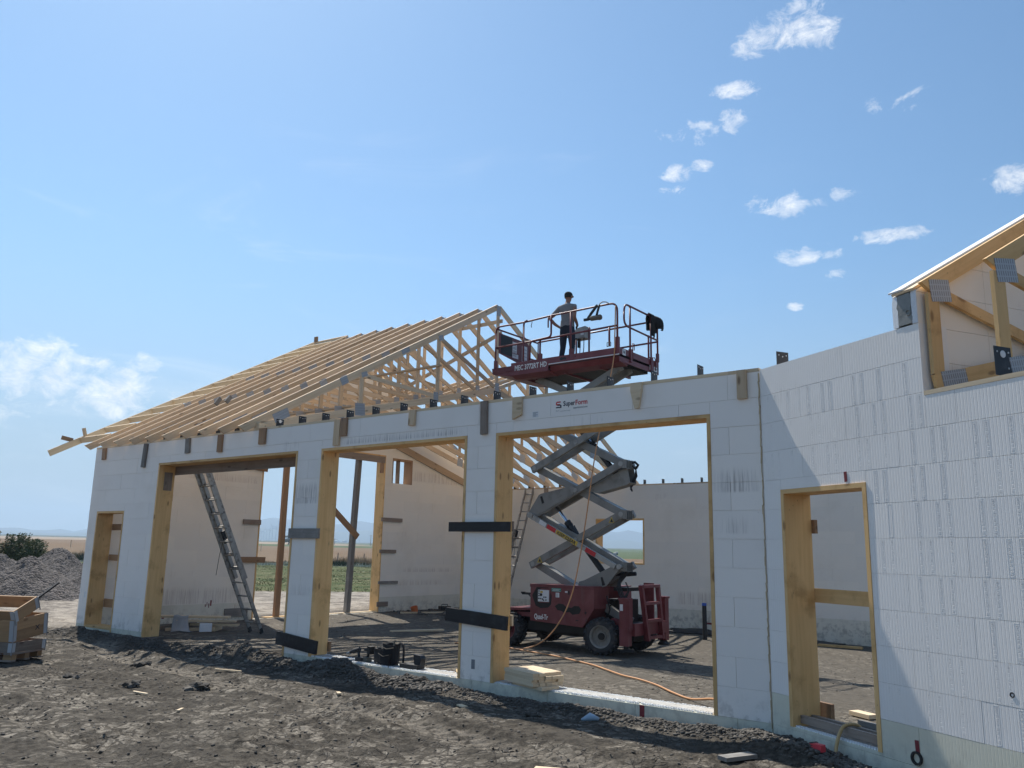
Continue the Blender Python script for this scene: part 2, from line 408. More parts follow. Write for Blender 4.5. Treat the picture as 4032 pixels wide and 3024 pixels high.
def ground_h(x, y):
    x = np.asarray(x, float); y = np.asarray(y, float)
    dist = np.hypot(x - CAM.x, y - CAM.y)
    far = np.clip(dist - 40, 0, None) * 0.0075
    far = far + sst(dist, 60, 500) * fbm(x / 240, y / 240, 3, 5) * 1.2
    near = 1 - sst(dist, 30, 46)
    zin = -0.11 - 0.29 * sst(y, 2, 10) * sst(x, -5, 0.5)
    zout = -0.14 + 0.05 * sst(-y, 1.2, 3.0)
    s_in = sst(y, -0.1, 0.5)
    base = (zout * (1 - s_in) + zin * s_in)
    # spoil heaped along the front wall
    amp = 0.03 + 0.13 * np.exp(-((x - 2.4) / 1.5) ** 2) + 0.10 * np.exp(-((x + 5.4) / 1.1) ** 2) + 0.055 * np.exp(-((x - 6.8) / 1.4) ** 2) + 0.09 * np.exp(-((x - 0.2) / 0.8) ** 2) + 0.07 * np.exp(-((x + 1.6) / 1.6) ** 2)
    ridge = np.exp(-((y + 0.32 + 0.12 * vnoise(x * 1.1, y * 0, 3)) / 0.22) ** 2) * sst(x, -6.9, -6.2)
    lump = 0.45 + 1.0 * np.clip(fbm(x * 2.2, y * 2.2, 3, 11) + 0.5, 0, 1)
    base = base + amp * ridge * lump
    # spoil along the wing wall
    s = (x - WO.x) * WD.x + (y - WO.y) * WD.y; t = (x - WO.x) * WN.x + (y - WO.y) * WN.y
    base = base + 0.10 * np.exp(-((t + 0.35) / 0.22) ** 2) * sst(s, -0.3, 0.3) * lump
    # wheel track crossing the foreground
    tl = y + 1.72 + 0.075 * x - 0.10 * np.clip(-1 - x, 0, 4) ** 2; tr = np.exp(-(tl / 0.24) ** 2) * sst(x, -5.5, -4)
    base = base - 0.06 * tr + 0.05 * np.exp(-((np.abs(tl) - 0.42) / 0.13) ** 2) * sst(x, -6, -4) + tr * 0.028 * np.sin((x - tl * 0.8) * 2 * math.pi / 0.17)
    for off, dep in ((1.15, .035), (2.75, .05), (4.25, .04)):
        t2 = tl + off + 0.10 * vnoise(x * .35, x * 0 + off, 71); g2 = np.exp(-(t2 / 0.17) ** 2) * (y < -0.9) * (0.5 + vnoise(x * .6, x * 0 + off, 72))
        base = base - dep * g2 + dep * .6 * np.exp(-((np.abs(t2) - .30) / 0.10) ** 2) * (y < -0.9) * (0.4 + vnoise(x * 1.3, x * 0 + off, 73)) + g2 * .012 * np.sin((x + t2 * .7) * 2 * math.pi / 0.15)
    rough = fbm(x * 0.9, y * 0.9, 3, 21) * 0.06 + fbm(x * 4, y * 4, 4, 31, 0.62) * 0.017
    clod = np.clip(fbm(x * 7.5, y * 8.5, 3, 41, 0.75), 0, 1) * 0.045 + np.clip(fbm(x * 15, y * 15, 2, 47, 0.8), -.1, 1) * 0.016
    cl_mask = sst(fbm(x * 0.7, y * 0.9, 3, 51), -0.12, 0.18)
    inside = sst(y, 0.3, 0.8) * sst(x, -6.2, -5.8)
    det = rough * (1 - 0.55 * inside) + clod * cl_mask * (1 - 0.75 * inside)
    h = base + det * near + far
    # keep clear of the sills and the wall
    sill = (y > -0.05) & (y < 0.45) & (x > 0.6) & (x < 8.8)
    h = np.where(sill, np.minimum(h, -0.05), h)
    sill2 = (y > -0.05) & (y < 0.45) & (x > -6.4) & (x < 0.7)
    h = np.where(sill2, np.clip(h, -0.09, 0.0), h)
    ws = (t > -0.05) & (t < 0.45) & (s > -0.1)
    h = np.where(ws, np.minimum(h, -0.06), h)
    lift = np.exp(-(((x - 2.2) / 1.9) ** 4 + ((y - 6.1) / 1.3) ** 4))
    h = h * (1 - 0.85 * lift) + (-0.245) * 0.85 * lift
    return h
def gz(x, y): return float(ground_h(np.array([x]), np.array([y]))[0])

# ------------------------------------------------------------------ world: sky with clouds
world = bpy.data.worlds.new('World'); SC.world = world; world.use_nodes = True
wt = NT(world.node_tree); wt.n.clear()
def build_world():
    sky = wt.node('ShaderNodeTexSky', sky_type='NISHITA')
    sky.sun_disc = False; sky.sun_elevation = SUN_EL; sky.sun_rotation = SUN_AZ
    sky.air_density = 1.15; sky.dust_density = 0.9; sky.ozone_density = 3.2; sky.altitude = 900
    d = wt.node('ShaderNodeTexCoord').outputs['Generated']
    lobes = []
    # direction, half width, half height (tangent units), strength
    for (x, y, z), a, b, k in [
        ((-0.255, 0.797, 0.547), .052, .032, 1.0), ((-0.293, 0.79, 0.539), .03, .018, .95), ((-0.225, 0.80, 0.556), .03, .03, .8),
        ((-0.325, 0.802, 0.501), .030, .012, .85), ((-0.375, 0.80, 0.468), .042, .016, .85), ((-0.335, 0.814, 0.476), .020, .017, 1.0),
        ((-0.31, 0.868, 0.387), .035, .017, .98), ((-0.246, 0.887, 0.39), .036, .014, .78), ((-0.288, 0.897, 0.335), .033, .014, .88),
        ((-0.262, 0.914, 0.311), .016, .007, .85), ((-0.087, 0.922, 0.378), .030, .017, .9), ((-0.403, 0.808, 0.429), .018, .012, .82),
        ((-0.376, 0.819, 0.434), .013, .008, .8), ((-0.414, 0.812, 0.412), .018, .007, .75), ((-0.20, 0.917, 0.343), .05, .010, .68),
        ((-0.16, 0.87, 0.465), .03, .014, .6), ((-0.20, 0.86, 0.47), .014, .012, .72), ((-0.31, 0.91, 0.28), .012, .006, .8),
        ((-0.945, 0.27, 0.178), .10, .042, 1.0), ((-0.915, 0.365, 0.176), .08, .042, 1.05), ((-0.885, 0.432, 0.168), .07, .040, 1.0),
        ((-0.862, 0.480, 0.150), .065, .024, .9), ((-0.93, 0.33, 0.135), .07, .030, .8), ((-0.835, 0.53, 0.137), .06, .020, .8), ((-0.85, 0.50, 0.10), .13, .022, .5),
        ((-0.55, 0.83, 0.085), .16, .022, .42), ((0.30, 0.94, 0.30), .10, .03, .8), ((0.55, 0.8, 0.42), .12, .04, .85), ((0.8, -0.3, 0.35), .2, .06, .8),
        ((-0.5, -0.8, 0.3), .2, .05, .8), ((0.1, -0.95, 0.4), .14, .06, .85)]:
        c = V((x, y, z)).normalized(); e1 = V((c.y, -c.x, 0)).normalized(); e2 = e1.cross(c)
        if z > 0.25: a *= 1.08; b *= 1.05
        u = wt.math('DIVIDE', wt.vmath('DOT_PRODUCT', d, tuple(e1), out=1), a)
        w = wt.math('DIVIDE', wt.vmath('DOT_PRODUCT', d, tuple(e2), out=1), b)
        front = wt.ramp(wt.vmath('DOT_PRODUCT', d, tuple(c), out=1), 0.5, 0.7)
        q = wt.math('SUBTRACT', 1.0, wt.math('ADD', wt.math('MULTIPLY', u, u), wt.math('MULTIPLY', w, w)))
        q = wt.math('MULTIPLY', wt.math('MAXIMUM', q, -0.6), 1.0)
        q = wt.math('MULTIPLY', wt.math('ADD', q, 0.6), front)
        lobes.append(wt.math('MULTIPLY', q, k / 1.6))
    m = lobes[0]
    for l in lobes[1:]: m = wt.math('MAXIMUM', m, l)
    dn = wt.scale(d, (1, 1, 1.5))
    n1 = wt.noise(dn, 34, 9, 0.68, 0.5); n2 = wt.noise(dn, 13, 5, 0.6, 0.2)
    den = wt.math('ADD', wt.math('MULTIPLY', m, 0.95), wt.math('ADD', wt.math('MULTIPLY', wt.math('SUBTRACT', n1, 0.5), 2.3), wt.math('MULTIPLY', wt.math('SUBTRACT', n2, 0.5), 1.5)))
    cov = wt.ramp(den, 0.52, 1.25, False)
    cov = wt.math('MULTIPLY', cov, wt.ramp(m, 0.10, 0.45))
    # thin high veil
    veil = wt.ramp(wt.noise(wt.scale(d, (3.0, 3.0, 13.0)), 1.3, 5, 0.6, 0.8), 0.52, 0.82)
    sz = wt.node('ShaderNodeSeparateXYZ'); wt.put(sz.inputs[0], d)
    vm = wt.math('MULTIPLY', wt.ramp(sz.outputs[2], 0.62, 0.22), wt.ramp(sz.outputs[0], -0.2, -0.75))
    veil = wt.math('MULTIPLY', veil, wt.math('MULTIPLY', vm, 0.28))
    shade = wt.ramp(wt.noise(wt.scale(d, (1, 1, 1.35), (0, 0, 0.012)), 26, 5, 0.6, 0.3), 0.35, 0.7)
    cc = wt.mix(shade, c4((7.2, 7.35, 7.6)), c4((8.9, 8.8, 8.6)))
    skyc = wt.vmath('MULTIPLY', sky.outputs[0], (0.825, 0.985, 1.0))
    sun_side = wt.ramp(wt.vmath('DOT_PRODUCT', d, tuple(TO_SUN), out=1), 0.25, 0.85)
    skyc = wt.vmath('MULTIPLY', skyc, wt.mix(sun_side, c4((0.83, 0.85, 0.87)), c4((1.0, 1.0, 1.0))))
    szz = wt.node('ShaderNodeSeparateXYZ'); wt.put(szz.inputs[0], d)
    skyc = wt.mix(wt.math('MULTIPLY', wt.ramp(szz.outputs[2], 0.36, 0.02), 0.85), skyc, c4((2.85, 3.5, 4.3)))
    tot = wt.mix(veil, skyc, c4((8.2, 8.3, 8.5)))
    tot = wt.mix(wt.math('MULTIPLY', cov, 0.88), tot, cc)
    bg = wt.node('ShaderNodeBackground'); wt.put(bg.inputs[0], tot); bg.inputs[1].default_value = 0.114
    out = wt.node('ShaderNodeOutputWorld'); wt.l.new(bg.outputs[0], out.inputs[0])
build_world()

# ------------------------------------------------------------------ ground
def lines(spec, lo, hi):
    out = [spec[0][0]]
    for a, b, st in spec:
        n = max(1, int(round((b - a) / st))); out += list(np.linspace(a, b, n + 1)[1:])
    far = []; st = spec[-1][2]; p = out[-1]
    while p < hi: st *= 1.32; p += st; far.append(min(p, hi))
    near = []; st = spec[0][2]; p = out[0]
    while p > lo: st *= 1.32; p -= st; near.append(max(p, lo))
    return np.array(near[::-1] + out + far)

def soil_mat():
    m, nt, b = new_mat('site_ground')
    p = nt.node('ShaderNodeNewGeometry').outputs['Position']
    sx = nt.node('ShaderNodeSeparateXYZ'); nt.put(sx.inputs[0], p)
    X, Y, Z = sx.outputs
    fine = nt.noise(p, 11, 9, 0.74); mid = nt.noise(p, 2.2, 6, 0.62, 0.4); big = nt.noise(p, 0.55, 5, 0.6)
    dark = (0.040, 0.035, 0.029); med = (0.104, 0.091, 0.074); pale = (0.34, 0.303, 0.25)
    base = nt.mix(nt.ramp(fine, 0.38, 0.62), c4(dark), c4(med))
    crust = nt.ramp(nt.math('ADD', nt.math('MULTIPLY', mid, 0.42), nt.math('MULTIPLY', big, 0.85)), 0.575, 0.69)
    fl = nt.ramp(nt.noise(p, 13, 8, 0.74, 0.9), 0.46, 0.58)
    wv1 = nt.vmath('ADD', p, nt.vmath('SCALE', nt.noise(p, 14, 4, 0.65, 0, True)))
    wv1.node.inputs[1].links[0].from_node.inputs['Scale'].default_value = 0.075
    fe = nt.voro(wv1, 8.5, 'DISTANCE_TO_EDGE'); plate = nt.ramp(fe, 0.035, 0.10)
    vc = nt.node('ShaderNodeTexVoronoi'); nt.put(vc.inputs['Vector'], wv1); vc.inputs['Scale'].default_value = 8.5
    vr = nt.node('ShaderNodeSeparateColor'); nt.put(vr.inputs[0], vc.outputs['Color'])
    flake = nt.math('MULTIPLY', nt.math('MULTIPLY', plate, nt.ramp(vr.outputs[0], 0.22, 0.55)), nt.ramp(fl, -0.4, 0.7))
    base = nt.mix(nt.math('MULTIPLY', nt.math('MULTIPLY', crust, nt.math('ADD', nt.math('MULTIPLY', flake, 0.85), 0.08)), 0.95), base, nt.mix(vr.outputs[1], c4(pale), c4((0.22, 0.195, 0.160))))
    q0 = nt.math('MAXIMUM', nt.math('SUBTRACT', -1.0, X), 0.0)
    tl = nt.math('SUBTRACT', nt.math('ADD', nt.math('ADD', Y, 1.72), nt.math('MULTIPLY', X, 0.075)), nt.math('MULTIPLY', nt.math('MULTIPLY', q0, q0), 0.10))
    trk = nt.math('MULTIPLY', nt.ramp(nt.math('ABSOLUTE', nt.math('ADD', tl, nt.math('MULTIPLY', nt.math('SUBTRACT', mid, 0.5), 0.5))), 0.34, 0.12), nt.ramp(X, -5.5, -3.5))
    base = nt.mix(nt.math('MULTIPLY', trk, nt.ramp(nt.noise(p, 7, 5, 0.7), 0.30, 0.62)), base, c4((0.25, 0.219, 0.178)))
    damp = nt.ramp(nt.noise(p, 0.8, 5, 0.62, 0.5), 0.56, 0.64)
    base = nt.mix(nt.math('MULTIPLY', nt.math('MULTIPLY', damp, nt.math('SUBTRACT', 1.0, trk)), 0.5), base, nt.mix(fine, c4((0.040, 0.036, 0.031)), c4((0.11, 0.098, 0.083))))
    # moist dug soil along the walls
    dug = nt.math('MULTIPLY', nt.ramp(nt.math('ABSOLUTE', nt.math('ADD', nt.math('ADD', Y, 0.30), nt.math('MULTIPLY', nt.math('SUBTRACT', mid, 0.5), 0.5))), 0.32, 0.16), nt.ramp(X, -6.9, -6.2))
    base = nt.mix(nt.math('MULTIPLY', dug, 0.42), base, nt.mix(fine, c4((0.040, 0.037, 0.033)), c4((0.115, 0.104, 0.090))))
    # trodden floor inside and the dry lane beyond the gable are paler
    inside = nt.math('MULTIPLY', nt.ramp(Y, 0.3, 1.2), nt.ramp(X, -6.6, -5.6))
    base = nt.mix(nt.math('MULTIPLY', inside, 0.42), base, nt.mix(fine, c4((0.13, 0.115, 0.095)), c4((0.25, 0.224, 0.186))))
    lane = nt.ramp(X, -6.2, -8.2)
    lr = nt.ramp(nt.noise(nt.scale(p, (0.9, 0.9, 1)), 2.0, 6, 0.66, 0.6), 0.38, 0.6)
    base = nt.mix(nt.math('MULTIPLY', lane, 0.85), base, nt.mix(lr, c4((0.20, 0.175, 0.15)), c4((0.40, 0.355, 0.30))))
    # cracks of the dried crust
    wob = nt.vmath('ADD', p, nt.vmath('SCALE', nt.noise(p, 5, 3, 0.6, 0, True)))
    wob.node.inputs[1].links[0].from_node.inputs['Scale'].default_value = 0.10
    cr = nt.voro(wob, 2.6, 'DISTANCE_TO_EDGE'); crack = nt.ramp(cr, 0.022, 0.004)
    cmask = nt.math('MULTIPLY', nt.ramp(big, 0.42, 0.56), nt.ramp(X, 4.2, 6.5))
    crack = nt.math('MULTIPLY', crack, cmask)
    base = nt.mix(nt.math('MULTIPLY', crack, 0.55), base, c4((0.07, 0.063, 0.056)))
    # the land beyond: w runs away from the site through the gable doorway, v to its right
    wv = nt.math('ADD', nt.math('MULTIPLY', X, -0.78), nt.math('MULTIPLY', Y, 0.62))
    vv = nt.math('ADD', nt.math('MULTIPLY', X, 0.62), nt.math('MULTIPLY', Y, 0.78))
    wn = nt.noise(p, 0.09, 4, 0.6)
    w = nt.math('ADD', wv, nt.math('MULTIPLY', nt.math('SUBTRACT', wn, 0.5), 5.0))
    gn = nt.noise(p, 0.5, 5, 0.65); gn2 = nt.noise(p, 4, 4, 0.7)
    grass = nt.mix(nt.ramp(gn, 0.4, 0.65), c4((0.070, 0.092, 0.034)), c4((0.165, 0.155, 0.080)))
    grass = nt.mix(nt.math('MULTIPLY', nt.ramp(gn2, 0.45, 0.7), 0.5), grass, c4((0.045, 0.066, 0.024)))
    rows = nt.noise(nt.scale(nt.vmath('ADD', p, (0, 0, 0)), (0.02, 0.3, 1)), 1.0, 4, 0.6)
    stub = nt.mix(rows, c4((0.150, 0.100, 0.060)), c4((0.200, 0.138, 0.085)))
    stub = nt.mix(nt.ramp(nt.noise(p, 0.012, 3, 0.5), 0.45, 0.6), stub, c4((0.18, 0.128, 0.082)))
    crop = nt.mix(nt.noise(nt.scale(p, (0.004, 0.02, 1)), 1.0, 4, 0.6), c4((0.066, 0.098, 0.044)), c4((0.098, 0.120, 0.062)))
    side = nt.math('SUBTRACT', vv, nt.math('MULTIPLY', wv, 0.16))        # over 0: the window side
    col = nt.mix(nt.ramp(w, 20.5, 21.5), base, grass)
    col = nt.mix(nt.ramp(w, 62.5, 64.5), col, stub)
    col = nt.mix(nt.math('MULTIPLY', nt.ramp(wv, 139, 142), nt.ramp(side, -2, 2)), col, crop)
    col = nt.mix(nt.math('MULTIPLY', nt.ramp(wv, 268, 272), nt.ramp(vv, -60, -10)), col, crop)
    col = nt.mix(nt.math('MULTIPLY', nt.ramp(wv, 420, 424), nt.ramp(vv, 60, 10)), col, c4((0.30, 0.235, 0.17)))
    col = nt.mix(nt.ramp(wv, 900, 960), col, c4((0.085, 0.092, 0.062)))
    nt.put(b.inputs['Base Color'], col)
    b.inputs['Roughness'].default_value = 0.95; b.inputs['Specular IOR Level'].default_value = 0.1
    h = nt.math('ADD', nt.math('MULTIPLY', fine, 1.0), nt.math('MULTIPLY', nt.noise(p, 34, 6, 0.72), 0.5))
    h = nt.math('SUBTRACT', h, nt.math('MULTIPLY', crack, 0.8))
    h = nt.math('ADD', h, nt.math('MULTIPLY', nt.math('MULTIPLY', plate, crust), 0.55))
    bump(nt, b, h, 0.75, 0.04)
    return m
M['soil_ground'] = soil_mat()

def build_ground():
    xs = lines([(-26, -9, 0.22), (-9, 9.6, 0.034), (9.6, 14, 0.06)], -5200, 5200)
    ys = lines([(-9, -4.6, 0.06), (-4.6, 0.6, 0.028), (0.6, 3.5, 0.06), (3.5, 14, 0.10), (14, 24, 0.3)], -5200, 5200)
    Xg, Yg = np.meshgrid(xs, ys); Zg = ground_h(Xg, Yg)
    nx, ny = len(xs), len(ys)
    me = bpy.data.meshes.new('ground')
    me.vertices.add(nx * ny)
    me.vertices.foreach_set('co', np.stack([Xg, Yg, Zg], -1).astype(np.float32).ravel())
    i = np.arange(nx * ny).reshape(ny, nx)
    q = np.stack([i[:-1, :-1], i[:-1, 1:], i[1:, 1:], i[1:, :-1]], -1).reshape(-1, 4)
    n = len(q); me.loops.add(n * 4); me.polygons.add(n)
    me.loops.foreach_set('vertex_index', q.ravel().astype(np.int32))
    me.polygons.foreach_set('loop_start', np.arange(0, 4 * n, 4, dtype=np.int32))
    me.polygons.foreach_set('use_smooth', np.ones(n, bool))
    me.update(calc_edges=True)
    me.materials.append(M['soil_ground'])
    o = bpy.data.objects.new('ground', me); COL.objects.link(o); parent_to(o, None, Matrix.Identity(4))
    tag(o, 'churned grey soil of the building site running out to stubble and crop fields', kind='structure')
build_ground()

# ------------------------------------------------------------------ far hills
def ridge(name, label, dist, az0, az1, prof, depth, mat, seed):
    """a range of hills: prof = [(azimuth from +y towards -x in degrees, height)], seen from the site"""
    n = 90; a = np.linspace(az0, az1, n); hts = np.interp(a, [p[0] for p in prof], [p[1] for p in prof])
    hts = hts + fbm(a * 0.9, a * 0 + 3, 5, seed, 0.55) * 0.14 * np.max(hts)
    rows = [(-0.9, -30, 0.0), (-0.45, 8, .45), (-0.15, 0, .86), (0, 0, 1.0), (0.3, 0, .8), (0.8, 0, .3), (1.3, -30, 0.0)]
    mb = MB(); vs = []
    for k, (dd, add, f) in enumerate(rows):
        for j in range(n):
            r = dist + dd * depth * (1 + 0.25 * math.sin(a[j] * 1.7 + seed)); t = math.radians(a[j])
            base = 0.0075 * (r - 40) - 4
            z = base + max(0, hts[j] - base) * f * (1 + (0.12 * math.sin(a[j] * 2.9 + k * 1.3) if 0 < f < 1 else 0)) + (add if f == 0 else 0)
            vs.append((CAM.x - math.sin(t) * r, CAM.y + math.cos(t) * r, z))
    fs = [(k * n + j, k * n + j + 1, (k + 1) * n + j + 1, (k + 1) * n + j) for k in range(len(rows) - 1) for j in range(n - 1)]
    mb.add(vs, fs); o = mb.build(name, mat, smooth=True)
    return tag(o, label, kind='structure')
M['hill'] = simple('hill_cover', (0.075, 0.088, 0.060), 0.95, vary=0.35, nscale=0.004)
M['rock'] = simple('mountain_rock', (0.085, 0.092, 0.082), 0.95, vary=0.35, nscale=0.003)
ridge('mountains', 'pale blue mountain range along the horizon', 4650, 20, 84,
      [(20, 100), (27, 118), (31, 124), (34, 128), (38, 112), (42, 118), (45, 128), (48, 152), (49.5, 128), (51.5, 134), (54, 150), (58, 120), (63, 62), (70, 58), (78, 52), (84, 48)], 330, M['rock'], 3)
ridge('foothills', 'long blue foothills in front of the mountain range', 3900, 20, 88,
      [(20, 56), (26, 60), (30, 64), (33, 60), (38, 66), (44, 76), (48, 86), (50, 74), (54, 82), (57, 90), (60, 66), (65, 36), (68, 40), (70, 46), (75, 48), (80, 46), (88, 44)], 240, M['hill'], 8)

# ------------------------------------------------------------------ foam block walls
T = 0.33
COURSE = 0.3073
def clip_poly(poly, fn):
    """keep the part of a 2-D polygon where fn(p) >= 0"""
    out = []; n = len(poly)
    for i in range(n):
        a, b = poly[i], poly[(i + 1) % n]; fa, fb = fn(a), fn(b)
        if fa >= 0: out.append(a)
        if (fa >= 0) != (fb >= 0):
            t = fa / (fa - fb); out.append((a[0] + (b[0] - a[0]) * t, a[1] + (b[1] - a[1]) * t))
    return out
def rect_minus(r, h):
    s0, s1, z0, z1 = r; a0, a1, b0, b1 = h
    if a0 >= s1 or a1 <= s0 or b0 >= z1 or b1 <= z0: return [r]
    out = []
    if a0 > s0 + 1e-6: out.append((s0, a0, z0, z1))
    if a1 < s1 - 1e-6: out.append((a1, s1, z0, z1))
    c0, c1 = max(s0, a0), min(s1, a1)
    if b1 < z1 - 1e-6: out.append((c0, c1, b1, z1))
    if b0 > z0 + 1e-6: out.append((c0, c1, z0, b0))
    return [q for q in out if q[1] - q[0] > 0.004 and q[3] - q[2] > 0.004]

def inset(poly, d):
    n = len(poly); out = []
    area = sum(poly[i][0] * poly[(i + 1) % n][1] - poly[(i + 1) % n][0] * poly[i][1] for i in range(n))
    sg = 1 if area > 0 else -1
    for i in range(n):
        p0, p, p1 = V(poly[i - 1]), V(poly[i]), V(poly[(i + 1) % n])
        e0 = (p - p0); e1 = (p1 - p)
        if e0.length < 1e-5 or e1.length < 1e-5: out.append(tuple(p)); continue
        e0.normalize(); e1.normalize()
        n0 = V((-e0.y, e0.x)) * sg; n1 = V((-e1.y, e1.x)) * sg
        k = 1 + n0.dot(n1)
        out.append(tuple(p + (n0 + n1) * (d / max(k, 0.3))))
    return out

def wall(name, label, W, s0, s1, z0, tops, holes, foam_m, green_m, green=lambda s: 0.0, offs=0.0, gap=0.0022, thick=T, L=1.2192, both=True):
    root = thing(name, label, 'wall', world=W)
    n = int(math.ceil((max(t[1] for t in tops_range(tops, s0, s1)) - z0) / COURSE - 1e-6))
    for k in range(n):
        a, b = z0 + k * COURSE, z0 + (k + 1) * COURSE
        st = s0 - (0.0 if k % 2 else L / 2) + offs - L
        s = st
        while s < s1 - 1e-6:
            r0 = (max(s, s0), min(s + L, s1), a, b); s += L
            if r0[1] - r0[0] < 0.03: continue
            parts = [r0]
            for h in holes: parts = [q for p in parts for q in rect_minus(p, h)]
            mb = MB()
            for (p0, p1, q0, q1) in parts:
                poly = [(p0, q0), (p1, q0), (p1, q1), (p0, q1)]
                for fn in tops:
                    if len(poly) >= 3: poly = clip_poly(poly, fn)
                if len(poly) < 3: continue
                clean = [poly[0]]
                for q in poly[1:]:
                    if math.hypot(q[0] - clean[-1][0], q[1] - clean[-1][1]) > 0.003: clean.append(q)
                if math.hypot(clean[0][0] - clean[-1][0], clean[0][1] - clean[-1][1]) < 0.003: clean.pop()
                if len(clean) < 3: continue
                poly = clean; ins = inset(poly, gap); m = len(poly); jt = rnd.uniform(-.0022, .0012)
                lay = [(ins, jt), (ins, 0.007), (poly, 0.007)] + ([(poly, thick - 0.007), (ins, thick - 0.007), (ins, thick)] if both else [(poly, thick)])
                v = [(u, t, w) for pl, t in lay for (u, w) in pl]
                f = [tuple(range(m)), tuple(range((len(lay) - 1) * m, len(lay) * m))[::-1]]
                for l in range(len(lay) - 1):
                    f += [(l * m + i, (l + 1) * m + i, (l + 1) * m + (i + 1) % m, l * m + (i + 1) % m) for i in range(m)]
                mb.add(v, f)
            if not mb.v: continue
            sm = (r0[0] + r0[1]) / 2
            o = mb.build('foam_block', green_m if b <= green(sm) + 0.02 else foam_m, root)
    return root
def tops_range(tops, s0, s1):
    """highest point of the wall under its top lines (sampled)"""
    best = []
    for s in np.linspace(s0, s1, 60):
        z = 0.0
        for q in np.arange(0, 9, 0.01):
            if all(fn((s, q)) >= 0 for fn in tops): z = q
        best.append((s, z))
    return best

def buck(root, W, s0, s1, z0, z1, mat, thick=0.040, proud=0.006, sill=True, depth=T, z0b=None):
    """timber lining of an opening: jambs, head, sill"""
    y0, y1 = -proud, depth + proud; w = y1 - y0; ym = (y0 + y1) / 2
    z0b = z0 if z0b is None else z0b
    for s, sg in ((s0, 1), (s1, -1)):
        x = s + sg * thick / 2
        beam('jamb', (x, ym, z0b), (x, ym, z1 - thick), thick, w, mat, root, up=(0, 1, 0), world=W)
    beam('door_head' if not sill else 'window_head', (s0, ym, z1 - thick / 2), (s1, ym, z1 - thick / 2), w, thick, mat, root, world=W)
    if sill:
        beam('window_sill', (s0 + thick, ym, z0 + thick / 2), (s1 - thick, ym, z0 + thick / 2), w, thick, mat, root, world=W)

def plate_on_wall(root, W, s, t, z, w=0.155, h=0.135, washer=False, tilt=0.0):
    """steel hold-down plate set across the wall, its face along the trusses"""
    b = MB(); b.box(-0.006, 0, 0, w, -0.02, h)
    o = b.build('hanger_plate', M['steel_black'], root, W @ Matrix.Translation((s, t, z)) @ Matrix.Rotation(tilt, 4, 'X'))
    Wp = WM[o.name]
    for u, v in ((0.03, h * 0.80), (w * 0.5, h * 0.72), (w - 0.03, h * 0.80), (w - 0.04, h * 0.2)):
        k = MB(); big = washer and abs(u - w * 0.5) < 0.01
        k.lathe([(0.0, 0.0), (0.030 if big else 0.008, 0.0), (0.030 if big else 0.008, 0.004), (0.0, 0.005)], (-0.001, u, v), (1, 0, 0), 12)
        k.build('washer' if big else 'bolt', M['sticker'] if big else M['plate'], o, Wp)
    return o

HT = 3.708          # top of the timber plate on the garage walls
IDM = Matrix.Identity(4)
# ---- garage front wall
OPEN = [(-5.99, -4.85, -0.05, 2.32), (-3.686, 0.683, -0.31, 3.24), (1.29, 4.427, 0.0, 3.24), (4.946, 8.07, 0.0, 3.24)]
front = wall('garage_front_wall', 'white foam block garage wall with three tall openings facing the camera', IDM, -6.34, 8.66, -2 * COURSE,
             [lambda p: 3.670 - p[1]], OPEN, M['foam'], M['foam_green'], lambda s: 0.31 if s < -6.1 else 0.0)
Wf = WM[front.name]
for i, (a, b, c, d) in enumerate(OPEN):
    buck(front, Wf, a, b, max(c, -0.1), d, M['wood_buck'], sill=(i == 0), thick=0.042, z0b=-0.12 if i in (0, 1) else 0.0)
x = -6.34
while x < 8.6:
    x2 = min(x + 3.66, 8.66)
    beam('top_plate', (x, 0.14, 3.689), (x2, 0.14, 3.689), 0.285, 0.038, M['wood_pale'], front); x = x2
for i in range(-10, 14):
    xx = i * 0.6096
    if xx > -6.3: plate_on_wall(front, Wf @ Matrix.Translation((rnd.uniform(-.004, .004), 0, 0)), xx, 0.012 + rnd.uniform(0, .012), HT, washer=(i in (0, -1, -2, -3)), tilt=rnd.uniform(-.02, .02))
for a, b in ((1.33, 4.385), (4.99, 8.03)):
    k = MB(); k.box(a, b, 0.065, 0.262, -0.03, 0.012 if a < 3 else 0.016); k.build('concrete_sill', M['concrete_pale'], front)
    k = MB()
    for yy in (0.012, 0.036, 0.275, 0.30):
        u = a + 0.02
        while u < b - 0.03:
            if rnd.random() < 0.93: k.box(u, u + 0.02, yy, yy + 0.016, -0.01, 0.016 + rnd.uniform(-.004, .004))
            u += 0.032
    tag(k.build('foam_stud', M['foam_rough'], front), kind='stuff')
beam('drip_stain_mark', (7.16, -0.004, -0.005), (7.16, -0.004, -0.13), 0.06, 0.003, M['paint_red'], front, up=(0, 1, 0))
# timber cleats screwed to the outside, below the top plate
for x0, x1, zb, zt, mat, lean in [(-6.0, -5.86, 3.42, 3.665, 'wood_brown', -.03), (-4.30, -4.17, 3.18, 3.66, 'wood_grey', .04), (-2.74, -2.60, 3.385, 3.67, 'wood_grey', -.03), (-1.66, -1.52, 3.345, 3.665, 'wood_brown', 0),
                                  (-0.40, -0.22, 3.41, 3.69, 'wood_brown', 0), (1.60, 1.74, 3.265, 3.69, 'wood_new', 0.01), (1.76, 1.90, 3.41, 3.70, 'wood_brown', 0), (3.285, 3.41, 3.465, 3.70, 'wood_new', 0.01), (4.685, 4.80, 3.235, 3.70, 'wood_old', -.01),
                                  (8.415, 8.525, 3.375, 3.70, 'wood_new', 0.0)]:
    xm = (x0 + x1) / 2; L = zt - zb
    beam('timber_cleat', (xm - lean * L, -0.023, zb), (xm + lean * L, -0.023, zt), 0.038, x1 - x0, M[mat], front, up=(1, 0, 0))
